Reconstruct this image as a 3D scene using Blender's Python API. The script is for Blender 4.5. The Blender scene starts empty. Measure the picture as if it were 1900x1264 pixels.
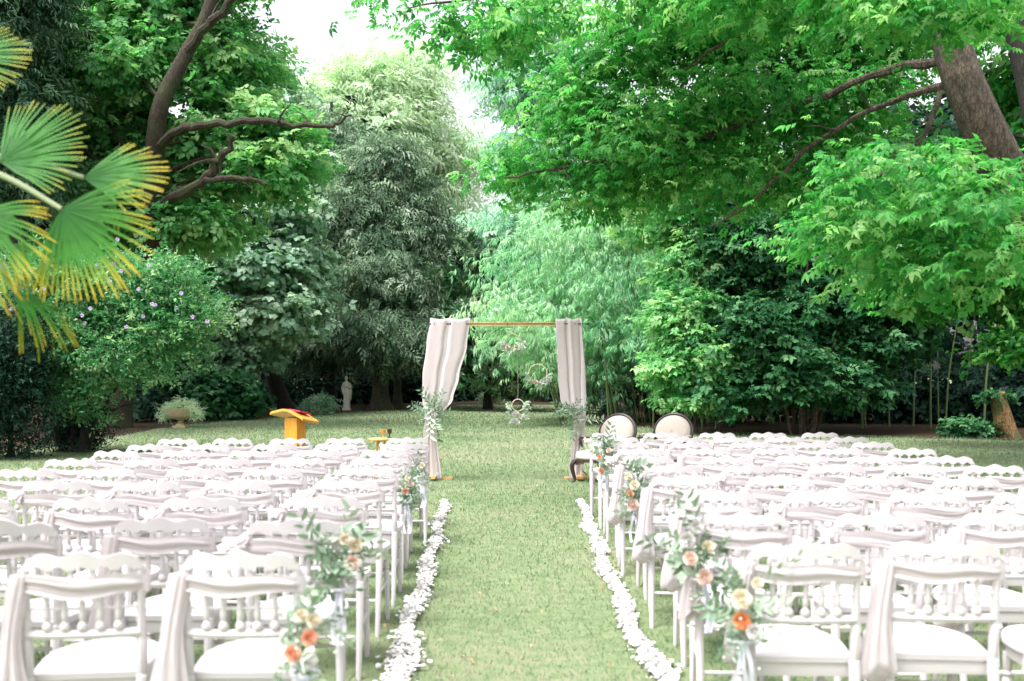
import bpy, math, random
import numpy as np
from mathutils import Vector, Matrix, Euler
R = math.radians
sc = bpy.context.scene
C = sc.collection

# ------------------------------------------------------------------ camera, sky, sun, exposure
FPX, HX, HY, CAMZ = 1847.0, 935.0, 700.0, 1.5      # focal length in photo pixels, vanishing point, eye height
cam_d = bpy.data.cameras.new('camera'); cam = bpy.data.objects.new('camera', cam_d); C.objects.link(cam)
cam.location = (0, 0, CAMZ); cam.rotation_euler = (R(90), 0, 0)
cam_d.sensor_width = 36; cam_d.lens = 36*FPX/1900
cam_d.shift_x = (950-HX)/1900; cam_d.shift_y = (HY-632)/1900
cam_d.clip_end = 2000; cam_d.clip_start = .1
cam_d.dof.use_dof = True; cam_d.dof.focus_distance = 15.5; cam_d.dof.aperture_fstop = 2.4
sc.camera = cam
SUN_EL, SUN_AZ = 63, 235            # azimuth clockwise from +Y (the view direction)
w = bpy.data.worlds.new('World'); sc.world = w; w.use_nodes = True
nt = w.node_tree; nt.nodes.clear()
sky = nt.nodes.new('ShaderNodeTexSky'); sky.sky_type = 'NISHITA'; sky.sun_disc = False
sky.sun_elevation = R(SUN_EL); sky.sun_rotation = R(SUN_AZ); sky.air_density = 1.0; sky.dust_density = 6.0; sky.ozone_density = 1.0
hs = nt.nodes.new('ShaderNodeHueSaturation'); hs.inputs['Saturation'].default_value = .18
bg = nt.nodes.new('ShaderNodeBackground'); bg.inputs['Strength'].default_value = .15
wo = nt.nodes.new('ShaderNodeOutputWorld')
nt.links.new(sky.outputs[0], hs.inputs['Color']); nt.links.new(hs.outputs[0], bg.inputs['Color']); nt.links.new(bg.outputs[0], wo.inputs[0])
sl = bpy.data.lights.new('sun', 'SUN'); sl.energy = 1.4; sl.angle = R(25); sl.color = (1, .98, .96)
so = bpy.data.objects.new('sun', sl); C.objects.link(so); so.location = (0, 0, 40)
az, el = R(SUN_AZ), R(SUN_EL)
sdir = Vector((math.sin(az)*math.cos(el), math.cos(az)*math.cos(el), math.sin(el)))
so.rotation_euler = sdir.to_track_quat('Z', 'Y').to_euler()
sc.view_settings.view_transform = 'Standard'; sc.view_settings.look = 'None'; sc.view_settings.gamma = 1
sc.view_settings.exposure = 1.6
sc.render.engine = 'CYCLES'
sc.cycles.use_denoising = True
sc.cycles.max_bounces = 8; sc.cycles.diffuse_bounces = 5; sc.cycles.glossy_bounces = 2; sc.cycles.transmission_bounces = 3
sc.cycles.caustics_reflective = False; sc.cycles.caustics_refractive = False

def P(px, py, d):                    # photo pixel at depth d -> world
    return Vector(((px-HX)/FPX*d, d, CAMZ+(HY-py)/FPX*d))
def G(px, d):                        # on the ground, below pixel column px at depth d
    return Vector(((px-HX)/FPX*d, d, 0))

# ------------------------------------------------------------------ materials
def newmat(name):
    m = bpy.data.materials.new(name); m.use_nodes = True
    n = m.node_tree.nodes; return m, n, m.node_tree.links, n['Principled BSDF']
def M_plain(name, col, rough=.5, var=.08, scale=8, bump=0, spec=.5, subs=0):
    m, n, l, p = newmat(name)
    tc = n.new('ShaderNodeTexCoord'); no = n.new('ShaderNodeTexNoise'); no.inputs['Scale'].default_value = scale; no.inputs['Detail'].default_value = 5
    l.new(tc.outputs['Object'], no.inputs['Vector'])
    mx = n.new('ShaderNodeMix'); mx.data_type = 'RGBA'
    mx.inputs[6].default_value = (*[c*(1-var) for c in col], 1); mx.inputs[7].default_value = (*[min(1, c*(1+var)) for c in col], 1)
    l.new(no.outputs['Fac'], mx.inputs[0]); l.new(mx.outputs[2], p.inputs['Base Color'])
    p.inputs['Roughness'].default_value = rough; p.inputs['Specular IOR Level'].default_value = spec
    if bump:
        b = n.new('ShaderNodeBump'); b.inputs['Strength'].default_value = bump; b.inputs['Distance'].default_value = .02
        l.new(no.outputs['Fac'], b.inputs['Height']); l.new(b.outputs[0], p.inputs['Normal'])
    return m
def M_leaf(name, dark, light, trans=.3, rough=.45, spec=.4, mid=None):
    bl = lambda c: (c[0], c[1], min(1, c[2]*1.15))
    dark, light, mid = bl(dark), bl(light), (bl(mid) if mid else None)
    m, n, l, p = newmat(name)
    at = n.new('ShaderNodeAttribute'); at.attribute_name = 'tint'
    cr = n.new('ShaderNodeValToRGB'); e = cr.color_ramp.elements
    e[0].color = (*dark, 1); e[1].color = (*light, 1)
    if mid: x = cr.color_ramp.elements.new(.5); x.color = (*mid, 1)
    l.new(at.outputs['Fac'], cr.inputs[0]); l.new(cr.outputs[0], p.inputs['Base Color'])
    p.inputs['Roughness'].default_value = rough; p.inputs['Specular IOR Level'].default_value = spec
    tr = n.new('ShaderNodeBsdfTranslucent'); g = n.new('ShaderNodeMix'); g.data_type = 'RGBA'; g.blend_type = 'MULTIPLY'; g.inputs[0].default_value = 1
    g.inputs[7].default_value = (1.2, 1.45, .86, 1)
    l.new(cr.outputs[0], g.inputs[6]); l.new(g.outputs[2], tr.inputs['Color'])
    ms = n.new('ShaderNodeMixShader'); ms.inputs[0].default_value = trans
    l.new(p.outputs[0], ms.inputs[1]); l.new(tr.outputs[0], ms.inputs[2]); l.new(ms.outputs[0], n['Material Output'].inputs[0])
    return m
def M_bark(name, a, b, scale=6, moss=None):
    m, n, l, p = newmat(name)
    tc = n.new('ShaderNodeTexCoord'); mp = n.new('ShaderNodeMapping'); mp.inputs['Scale'].default_value = (3, 3, 1.1)
    no = n.new('ShaderNodeTexNoise'); no.inputs['Scale'].default_value = scale; no.inputs['Detail'].default_value = 8; no.inputs['Roughness'].default_value = .7
    l.new(tc.outputs['Object'], mp.inputs[0]); l.new(mp.outputs[0], no.inputs['Vector'])
    cr = n.new('ShaderNodeValToRGB'); cr.color_ramp.elements[0].position = .35; cr.color_ramp.elements[1].position = .7
    cr.color_ramp.elements[0].color = (*a, 1); cr.color_ramp.elements[1].color = (*b, 1)
    l.new(no.outputs['Fac'], cr.inputs[0]); src = cr.outputs[0]
    if moss:
        n2 = n.new('ShaderNodeTexNoise'); n2.inputs['Scale'].default_value = 2.2; n2.inputs['Detail'].default_value = 4
        l.new(tc.outputs['Object'], n2.inputs['Vector'])
        c2 = n.new('ShaderNodeValToRGB'); c2.color_ramp.elements[0].position = .48; c2.color_ramp.elements[1].position = .62
        l.new(n2.outputs['Fac'], c2.inputs[0])
        mx = n.new('ShaderNodeMix'); mx.data_type = 'RGBA'; mx.inputs[7].default_value = (*moss, 1)
        l.new(c2.outputs[0], mx.inputs[0]); l.new(src, mx.inputs[6]); src = mx.outputs[2]
    vo = n.new('ShaderNodeTexVoronoi'); vo.feature = 'DISTANCE_TO_EDGE'; vo.inputs['Scale'].default_value = scale*2.2
    mv = n.new('ShaderNodeMix'); mv.data_type = 'VECTOR'; mv.inputs[0].default_value = .12
    l.new(mp.outputs[0], mv.inputs[4]); l.new(no.outputs['Color'], mv.inputs[5]); l.new(mv.outputs[1], vo.inputs['Vector'])
    vr = n.new('ShaderNodeValToRGB'); vr.color_ramp.elements[0].color = (.35, .33, .3, 1); vr.color_ramp.elements[1].position = .16
    l.new(vo.outputs['Distance'], vr.inputs[0])
    mm = n.new('ShaderNodeMix'); mm.data_type = 'RGBA'; mm.blend_type = 'MULTIPLY'; mm.inputs[0].default_value = 1
    l.new(src, mm.inputs[6]); l.new(vr.outputs[0], mm.inputs[7]); src = mm.outputs[2]
    l.new(src, p.inputs['Base Color']); p.inputs['Roughness'].default_value = .9
    b_ = n.new('ShaderNodeBump'); b_.inputs['Strength'].default_value = 1; b_.inputs['Distance'].default_value = .08
    l.new(no.outputs['Fac'], b_.inputs['Height']); l.new(b_.outputs[0], p.inputs['Normal'])
    return m
def M_wood(name, a, b, rough=.4):
    m, n, l, p = newmat(name)
    tc = n.new('ShaderNodeTexCoord'); mp = n.new('ShaderNodeMapping'); mp.inputs['Scale'].default_value = (14, 14, 1.5)
    no = n.new('ShaderNodeTexNoise'); no.inputs['Scale'].default_value = 3; no.inputs['Detail'].default_value = 6; no.inputs['Distortion'].default_value = .6
    l.new(tc.outputs['Object'], mp.inputs[0]); l.new(mp.outputs[0], no.inputs['Vector'])
    cr = n.new('ShaderNodeValToRGB'); cr.color_ramp.elements[0].position = .3; cr.color_ramp.elements[1].position = .7
    cr.color_ramp.elements[0].color = (*a, 1); cr.color_ramp.elements[1].color = (*b, 1)
    l.new(no.outputs['Fac'], cr.inputs[0]); l.new(cr.outputs[0], p.inputs['Base Color']); p.inputs['Roughness'].default_value = rough
    return m
def M_cloth(name, col, trans=.25):
    m, n, l, p = newmat(name)
    tc = n.new('ShaderNodeTexCoord'); wv = n.new('ShaderNodeTexNoise'); wv.inputs['Scale'].default_value = 9; wv.inputs['Detail'].default_value = 6
    l.new(tc.outputs['Object'], wv.inputs['Vector'])
    mx = n.new('ShaderNodeMix'); mx.data_type = 'RGBA'; mx.inputs[6].default_value = (*[c*.93 for c in col], 1); mx.inputs[7].default_value = (*[min(1, c*1.05) for c in col], 1)
    l.new(wv.outputs['Fac'], mx.inputs[0]); l.new(mx.outputs[2], p.inputs['Base Color'])
    p.inputs['Roughness'].default_value = .85; p.inputs['Specular IOR Level'].default_value = .15
    b = n.new('ShaderNodeBump'); b.inputs['Strength'].default_value = .25; b.inputs['Distance'].default_value = .015
    l.new(wv.outputs['Fac'], b.inputs['Height']); l.new(b.outputs[0], p.inputs['Normal'])
    tr = n.new('ShaderNodeBsdfTranslucent'); tr.inputs['Color'].default_value = (*col, 1)
    ms = n.new('ShaderNodeMixShader'); ms.inputs[0].default_value = trans
    l.new(p.outputs[0], ms.inputs[1]); l.new(tr.outputs[0], ms.inputs[2]); l.new(ms.outputs[0], n['Material Output'].inputs[0])
    return m
def M_ground(name, cols, scale):
    m, n, l, p = newmat(name)
    tc = n.new('ShaderNodeTexCoord')
    a = n.new('ShaderNodeTexNoise'); a.inputs['Scale'].default_value = scale; a.inputs['Detail'].default_value = 8; a.inputs['Roughness'].default_value = .65
    b = n.new('ShaderNodeTexNoise'); b.inputs['Scale'].default_value = .35; b.inputs['Detail'].default_value = 4
    l.new(tc.outputs['Object'], a.inputs['Vector']); l.new(tc.outputs['Object'], b.inputs['Vector'])
    ad = n.new('ShaderNodeMath'); ad.operation = 'MULTIPLY_ADD'; ad.inputs[1].default_value = .55
    l.new(a.outputs['Fac'], ad.inputs[0])
    sm = n.new('ShaderNodeMath'); sm.operation = 'MULTIPLY'; sm.inputs[1].default_value = .45; l.new(b.outputs['Fac'], sm.inputs[0]); l.new(sm.outputs[0], ad.inputs[2])
    cr = n.new('ShaderNodeValToRGB'); cr.color_ramp.elements[0].position = .36; cr.color_ramp.elements[1].position = .64
    cr.color_ramp.elements[0].color = (*cols[0], 1); cr.color_ramp.elements[1].color = (*cols[2], 1)
    x = cr.color_ramp.elements.new(.5); x.color = (*cols[1], 1)
    l.new(ad.outputs[0], cr.inputs[0]); l.new(cr.outputs[0], p.inputs['Base Color']); p.inputs['Roughness'].default_value = 1; p.inputs['Specular IOR Level'].default_value = .1
    bp = n.new('ShaderNodeBump'); bp.inputs['Strength'].default_value = .6; bp.inputs['Distance'].default_value = .04
    l.new(a.outputs['Fac'], bp.inputs['Height']); l.new(bp.outputs[0], p.inputs['Normal'])
    return m
MT = dict(
    white=M_plain('white_paint', (.545, .505, .525), .38, .03, 20),
    sash=M_cloth('blush_chiffon', (.74, .685, .70), .5),
    curtain=M_cloth('greige_linen', (.71, .64, .66), .45),
    pine=M_wood('pine', (.55, .29, .10), (.70, .42, .17)),
    orange=M_wood('varnished_wood', (.55, .20, .02), (.72, .32, .04), .3),
    darkwood=M_wood('dark_wood', (.022, .015, .013), (.06, .042, .036), .3),
    rod=M_plain('black_metal', (.03, .03, .035), .4),
    uphol=M_plain('upholstery', (.60, .52, .47), .9, .05, 40, .1, .2),
    stone=M_plain('stone', (.58, .56, .47), .9, .25, 9, .4, .2),
    urnstone=M_plain('urn_stone', (.42, .35, .22), .9, .25, 7, .4, .2),
    red=M_plain('red_cover', (.6, .02, .10), .5),
    petal=M_plain('white_petal', (.66, .645, .625), .6, .04, 30, 0, .2),
    cream=M_plain('cream_rose', (.74, .67, .54), .6, .08, 30, 0, .2),
    blush=M_plain('blush_rose', (.74, .57, .50), .6, .08, 30, 0, .2),
    peach=M_plain('peach_rose', (.76, .42, .29), .6, .1, 30, 0, .2),
    apricot=M_plain('apricot_rose', (.80, .38, .18), .6, .1, 30, 0, .2),
    ribbon=M_plain('pale_ribbon', (.68, .68, .80), .5, .04, 10, 0, .4),
    mauve=M_plain('mauve_flower', (.46, .33, .56), .7, .15, 10, 0, .2),
    lawn=M_ground('lawn_soil', ((.10, .145, .066), (.163, .205, .108), (.24, .22, .152)), 9),
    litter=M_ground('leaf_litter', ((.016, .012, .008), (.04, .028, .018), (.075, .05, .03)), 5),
    grass=M_leaf('grass_blade', (.075, .165, .062), (.29, .275, .185), .12, .8, .08, (.160, .230, .115)),
    bark=M_bark('brown_bark', (.035, .026, .02), (.21, .155, .12), 5),
    oakbark=M_bark('oak_bark', (.018, .014, .010), (.10, .07, .045), 6, (.06, .07, .025)),
    mossbark=M_bark('mossy_bark', (.05, .045, .035), (.15, .13, .10), 5, (.11, .13, .04)),
    greybark=M_bark('dark_bark', (.02, .018, .016), (.06, .052, .045)),
    culm=M_plain('bamboo_culm', (.10, .14, .05), .5, .3, 3),
    stump=M_bark('split_stump', (.10, .05, .02), (.50, .30, .12), 5, (.10, .12, .03)),
    palmstem=M_plain('palm_petiole', (.20, .25, .12), .5, .2, 6),
    wicker=M_plain('pale_hoop', (.60, .52, .36), .6),
    l_box=M_leaf('box_elder_leaf', (.022, .17, .035), (.32, .52, .20), 0.62, .5, 0.25, (.08, .32, .07)),
    l_oak=M_leaf('oak_leaf', (.05, .23, .065), (.40, .57, .25), .5, .5, .25, (.16, .41, .14)),
    l_maple=M_leaf('maple_leaf', (.07, .19, .10), (.50, .62, .42), 0.3, .5, 0.3, (.25, .41, .25)),
    l_yew=M_leaf('yew_needle', (.045, .10, .05), (.36, .45, .29), 0.3, .55, 0.2, (.14, .23, .125)),
    l_pale=M_leaf('pale_leaf', (.42, .53, .38), (.72, .75, .62), .55, .5, .2, (.58, .66, .50)),  # paler than the far trees' leaves, with distance haze put into the colour
    l_cedar=M_leaf('cedar_leaf', (.14, .34, .24), (.55, .68, .55), .5, .45, .2, (.32, .52, .38)),
    l_magnolia=M_leaf('magnolia_leaf', (.010, .05, .018), (.15, .22, .09), .1, .3, .55, (.03, .11, .035)),
    l_bamboo=M_leaf('bamboo_leaf', (.10, .36, .18), (.64, .75, .56), .5, .45, .3, (.34, .60, .36)),
    l_hazel=M_leaf('hazel_leaf', (.010, .065, .022), (.11, .25, .095), 0.3, .5, 0.15, (.030, .125, .040)),
    l_hib=M_leaf('hibiscus_leaf', (.03, .15, .05), (.34, .50, .24), 0.35, .5, 0.25, (.10, .29, .11)),
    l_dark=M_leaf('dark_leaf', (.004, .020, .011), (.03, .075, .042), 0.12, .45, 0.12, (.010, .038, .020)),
    l_olive=M_leaf('olive_leaf', (.08, .16, .08), (.42, .47, .34), .2, .5, .4, (.20, .29, .18)),
    l_palm=None, l_pinecon=M_leaf('pine_needle', (.015, .06, .025), (.12, .21, .10), .15, .5, .2, (.045, .11, .05)),
)
def M_palm():
    m = M_leaf('palm_leaf', (.022, .135, .018), (.42, .24, .03), .35, .5, .2)
    e = m.node_tree.nodes['Color Ramp'].color_ramp
    e.elements[0].position = 0; e.elements[1].position = 1
    for p_, c in ((.60, (.05, .20, .022)), (.78, (.30, .32, .03)), (.91, (.52, .40, .03))):
        x = e.elements.new(p_); x.color = (*c, 1)
    return m
MT['l_palm'] = M_palm()

# ------------------------------------------------------------------ mesh helpers
def link(o, parent=None):
    C.objects.link(o)
    if parent is not None: o.parent = parent
    return o
def tag(o, label=None, cat=None, group=None, kind=None):
    if label: o['label'] = label
    if cat: o['category'] = cat
    if group: o['group'] = group
    if kind: o['kind'] = kind
    return o
def empty(name, loc=(0, 0, 0), rz=0):
    o = bpy.data.objects.new(name, None); o.empty_display_size = .1; o.location = loc; o.rotation_euler = (0, 0, rz); return link(o)
def np_mesh(name, V, F, mat, tint=None, smooth=False):
    V = np.asarray(V, dtype=np.float32); F = np.asarray(F, dtype=np.int32); k = F.shape[1]
    me = bpy.data.meshes.new(name); me.vertices.add(len(V)); me.vertices.foreach_set('co', V.ravel())
    me.loops.add(F.size); me.loops.foreach_set('vertex_index', F.ravel())
    me.polygons.add(len(F)); me.polygons.foreach_set('loop_start', np.arange(0, F.size, k, dtype=np.int32))
    try: me.polygons.foreach_set('loop_total', np.full(len(F), k, dtype=np.int32))
    except Exception: pass
    if smooth: me.polygons.foreach_set('use_smooth', np.ones(len(F), dtype=bool))
    if tint is not None:
        a = me.attributes.new('tint', 'FLOAT', 'POINT'); a.data.foreach_set('value', np.clip(tint, 0, 1).astype(np.float32))
    me.materials.append(mat); me.update(calc_edges=True); me.validate()
    return me
class MB:                            # collects boxes, tubes, lathes, lofts; builds ONE mesh
    def __init__(s): s.v = []; s.f = []
    def add(s, V, F):
        o = len(s.v); s.v += [tuple(p) for p in V]; s.f += [tuple(i+o for i in f) for f in F]; return s
    def box(s, x0, x1, y0, y1, z0, z1, mat=None):
        V = [Vector(p) for p in ((x0, y0, z0), (x1, y0, z0), (x1, y1, z0), (x0, y1, z0), (x0, y0, z1), (x1, y0, z1), (x1, y1, z1), (x0, y1, z1))]
        if mat is not None: V = [mat @ p for p in V]
        return s.add(V, [(0, 3, 2, 1), (4, 5, 6, 7), (0, 1, 5, 4), (1, 2, 6, 5), (2, 3, 7, 6), (3, 0, 4, 7)])
    def tube(s, pts, rad, seg=8, cap=True):
        pts = [Vector(p) for p in pts]; n = len(pts)
        if not hasattr(rad, '__len__'): rad = [rad]*n
        V = []; F = []; side = None
        for i, p in enumerate(pts):
            t = (pts[min(i+1, n-1)]-pts[max(i-1, 0)]).normalized()
            if side is None: side = t.orthogonal().normalized()
            side = (side - t*side.dot(t)).normalized(); b = t.cross(side)
            r = rad[i]
            for k in range(seg):
                a = 2*math.pi*k/seg; V.append(p + side*(math.cos(a)*r) + b*(math.sin(a)*r))
        for i in range(n-1):
            for k in range(seg):
                a = i*seg+k; c = i*seg+(k+1) % seg; F.append((a, c, c+seg, a+seg))
        if cap: F.append(tuple(range(seg-1, -1, -1))); F.append(tuple((n-1)*seg+k for k in range(seg)))
        return s.add(V, F)
    def lathe(s, prof, cx=0, cy=0, seg=8, sx=1, sy=1, dx=0, dy=0):    # prof: (r, z); dx, dy = lean per metre of z
        V = []; F = []
        z0 = prof[0][1]
        for r, z in prof:
            for k in range(seg):
                a = 2*math.pi*k/seg; V.append((cx+math.cos(a)*r*sx+dx*(z-z0), cy+math.sin(a)*r*sy+dy*(z-z0), z))
        n = len(prof)
        for i in range(n-1):
            for k in range(seg):
                a = i*seg+k; c = i*seg+(k+1) % seg; F.append((a, c, c+seg, a+seg))
        F.append(tuple(range(seg-1, -1, -1))); F.append(tuple((n-1)*seg+k for k in range(seg)))
        return s.add(V, F)
    def mesh(s, name, mat, smooth=True, angle=40):
        me = bpy.data.meshes.new(name); me.from_pydata(s.v, [], s.f); me.materials.append(mat); me.update()
        if smooth:
            me.polygons.foreach_set('use_smooth', [True]*len(me.polygons))
            try: me.set_sharp_from_angle(angle=R(angle))
            except Exception: pass
        return me
    def build(s, name, mat, parent=None, smooth=True, angle=40):
        return link(bpy.data.objects.new(name, s.mesh(name, mat, smooth, angle)), parent)
def part(name, me, parent): return link(bpy.data.objects.new(name, me), parent)
def copy_tree(o, parent=None):
    c = o.copy(); C.objects.link(c)
    if parent is not None: c.parent = parent
    for ch in list(o.children): copy_tree(ch, c)
    return c

# ------------------------------------------------------------------ leaves
def one_leaf(L, W, fold=.12, bend=.15, fine=False):
    if fine:
        V = [(0, 0, 0), (.28*L, W*.46, fold*W), (.62*L, W*.40, fold*W-bend*L*.3), (L, 0, -bend*L), (.62*L, -W*.40, fold*W-bend*L*.3), (.28*L, -W*.46, fold*W)]
        F = [(0, 2, 1), (0, 3, 2), (0, 4, 3), (0, 5, 4)]
    else:
        V = [(0, 0, 0), (.42*L, W*.5, fold*W), (L, 0, -bend*L), (.42*L, -W*.5, fold*W)]
        F = [(0, 2, 1), (0, 3, 2)]
    return np.array(V), np.array(F)
def rotm(axis, up):
    a = axis/np.linalg.norm(axis, axis=-1, keepdims=True)
    b = np.cross(up, a); b /= np.linalg.norm(b, axis=-1, keepdims=True)+1e-9
    n = np.cross(a, b); return np.stack([a, b, n], -1)
def sprig(rs, kind):
    Vs, Fs = [], []; o = 0
    def put(V, F, pos, ax, up=(0, 0, 1)):
        nonlocal o
        Rm = rotm(np.array(ax, float), np.array(up, float)); Vs.append(V@Rm.T+np.array(pos)); Fs.append(F+o); o += len(V)
    def twig(L, r=.004):
        nonlocal o
        V = np.array([(0, r, 0), (0, -r, 0), (L, 0, 0)]); Vs.append(V); Fs.append(np.array([(0, 1, 2)])+o); o += 3
    u = lambda a, b: rs.uniform(a, b)
    if kind == 'pinnate':            # five or seven leaflets on a stalk; length about 1
        twig(.75, .008)
        for x in (.22, .45, .66):
            for sg in (-1, 1):
                put(*one_leaf(u(.34, .47), u(.18, .25), .15, u(.05, .4)), (x, 0, 0), (.55, sg, u(-.5, .05)), (u(-.3, .3), 0, 1))
        put(*one_leaf(.46, .22, .15, .3, True), (.7, 0, 0), (1, 0, u(-.5, 0)))
    elif kind == 'broad':            # alternate broad leaves
        for i in range(7):
            x = i/6*.8; sg = (-1, 1)[i % 2]
            put(*one_leaf(u(.38, .52), u(.26, .36), .12, u(0, .3)), (x, 0, u(-.05, .05)), (.5+.5*(i == 6), sg*(i < 6), u(-.5, .15)), (u(-.5, .5), u(-.3, .3), 1))
    elif kind == 'maple':            # flat plate of wide leaves
        for i in range(7):
            a = u(0, 6.28); r = u(0, .45)
            L = u(.42, .6)
            put(*one_leaf(L, L*.95, .05, u(.05, .35)), (r*math.cos(a)+.3, r*math.sin(a), u(-.06, .06)), (math.cos(a)+.4, math.sin(a), u(-.5, 0)), (u(-.3, .3), u(-.3, .3), 1))
    elif kind == 'small':            # many small oval leaves
        for i in range(8):
            x = i/7*.95; a = u(0, 6.28)
            put(*one_leaf(u(.22, .32), u(.12, .17), .15, u(0, .3)), (x, 0, 0), (.45, math.cos(a), math.sin(a)*.7), (u(-.6, .6), 0, 1))
    elif kind == 'needle':           # flat drooping feathery spray
        for i in range(6):
            x = i/5*.75; sg = (-1, 1)[i % 2]
            put(*one_leaf(u(.36, .58)*(1.1-x), u(.08, .125), 0, u(.1, .5)), (x, 0, -.1*x*x), (.8, sg*.7, u(-.5, .1)), (u(-.4, .4), 0, 1))
        put(*one_leaf(.4, .07, 0, .3), (.75, 0, -.06), (1, 0, -.3))
    elif kind == 'bamboo':
        for i in range(9):
            x = u(.1, .9); a = u(-1, 1)
            put(*one_leaf(u(.38, .62), u(.055, .09), .1, u(.15, .5)), (x, 0, -.1*x), (.6, a, u(-1.0, -.1)), (u(-.5, .5), u(-.5, .5), 1))
    elif kind == 'olive':
        twig(.9, .006)
        for i in range(10):
            x = .1+i/9*.85; sg = (-1, 1)[i % 2]
            put(*one_leaf(u(.2, .3), u(.07, .1), .1, u(0, .2), True), (x, 0, 0), (.7, sg*.8, u(-.4, .5)), (u(-.5, .5), 0, 1))
    elif kind == 'strap':            # big glossy lanceolate whorl
        for i in range(8):
            a = i/8*6.28+u(-.3, .3)
            put(*one_leaf(u(.6, .9), u(.2, .28), .12, u(.1, .5)), (.1, 0, 0), (.4, math.cos(a), math.sin(a)), (1, 0, .2))
    return np.concatenate(Vs), np.concatenate(Fs)
def scatter(name, kind, pos, axis, up, size, tint, mat, seed, nvar=5, parent=None):
    rs = np.random.RandomState(seed); tpl = [sprig(rs, kind) for _ in range(nvar)]
    N = len(pos); which = rs.randint(0, nvar, N); Rm = rotm(axis, up)
    Vs, Fs, Ts = [], [], []; o = 0
    for k, (V, F) in enumerate(tpl):
        ix = np.where(which == k)[0]
        if not len(ix): continue
        W = np.einsum('nij,vj->nvi', Rm[ix], V)*size[ix, None, None]+pos[ix, None, :]
        n, v = len(ix), len(V)
        Vs.append(W.reshape(-1, 3)); Fs.append((F[None]+(np.arange(n)*v)[:, None, None]).reshape(-1, 3)+o); o += n*v
        nl = rs.uniform(-.12, .12, (n, v))
        Ts.append((tint[ix, None]+nl*.6).reshape(-1))
    me = np_mesh(name, np.concatenate(Vs), np.concatenate(Fs), mat, np.concatenate(Ts))
    return link(bpy.data.objects.new(name, me), parent)
def L(px, py, d, rx, ry, rd=None):   # a lobe of crown: photo pixel, depth, pixel radii -> centre and radii in metres
    c = P(px, py, d); s = d/FPX
    return (c.x, c.y, c.z, rx*s, (rd if rd else rx*s), ry*s)
def unit(rs, n):
    v = rs.normal(size=(n, 3)); return v/np.linalg.norm(v, axis=1, keepdims=True)
def crown(name, kind, mat, lobes, nclump, per, size, spread, flat=.35, droop=.25, shell=.55, front=.55, seed=1, parent=None, lay=.75, zmin=.15, tintr=.22, avoid=None, face=.45):
    rs = np.random.RandomState(seed); lb = np.array(lobes, float)
    wgt = lb[:, 3]*lb[:, 5]; wgt = wgt/wgt.sum()
    li = rs.choice(len(lb), nclump*3, p=wgt); dr = unit(rs, nclump*3)
    keep = (dr[:, 1] < .15) | (rs.rand(nclump*3) > front); li, dr = li[keep][:nclump], dr[keep][:nclump]; n = len(li)
    rad = shell+(1-shell)*rs.rand(n)**.6
    rad *= 1+.16*np.sin(dr[:, 0]*7+li*1.7)*np.sin(dr[:, 2]*6+li)
    cc = lb[li, :3]+dr*lb[li, 3:6]*rad[:, None]
    ct = .5+rs.normal(0, tintr, n)
    pos = np.repeat(cc, per, 0)+rs.normal(size=(n*per, 3))*np.array([1, 1, flat])*spread
    od = np.repeat(dr, per, 0)
    ax = od*np.array([.9, .9, .35])+rs.normal(size=(n*per, 3))*np.array([.7, .7, .3])+np.array([0, 0, -droop])
    up = np.array([0, 0, lay])+od*face+rs.normal(size=(n*per, 3))*.38
    tint = np.repeat(ct, per)+rs.normal(0, .18, n*per)
    sz = size*rs.uniform(.55, 1.35, n*per)
    k = pos[:, 2] > zmin
    if avoid is not None: k &= ~avoid(pos)
    o = scatter(name, kind, pos[k], ax[k], up[k], sz[k], tint[k], mat, seed+7, parent=parent)
    return o, cc
def limbs(mb, start, ends, r0, rs, sag=.15, seg=5):
    for e in ends:
        e = Vector(e); s = Vector(start); m_ = s.lerp(e, .5)+Vector((rs.uniform(-.1, .1), rs.uniform(-.1, .1), rs.uniform(.0, sag)))*(e-s).length
        q = s.lerp(m_, .5)+Vector((rs.uniform(-.06, .06), 0, rs.uniform(-.04, .06)))*(e-s).length
        mb.tube([s, q, m_, m_.lerp(e, .6), e], [r0, r0*.8, r0*.6, r0*.4, r0*.2], seg, False)
def smoothpath(pts, n=4):            # Catmull-Rom through points
    pts = [Vector(p) for p in pts]; out = []
    for i in range(len(pts)-1):
        p0, p1, p2, p3 = pts[max(i-1, 0)], pts[i], pts[i+1], pts[min(i+2, len(pts)-1)]
        for k in range(n):
            t = k/n; out.append(.5*((2*p1)+(p2-p0)*t+(2*p0-5*p1+4*p2-p3)*t*t+(3*p1-p0-3*p2+p3)*t**3))
    return out+[pts[-1]]
def radii(a, b, n): return [a+(b-a)*i/(n-1) for i in range(n)]
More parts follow.
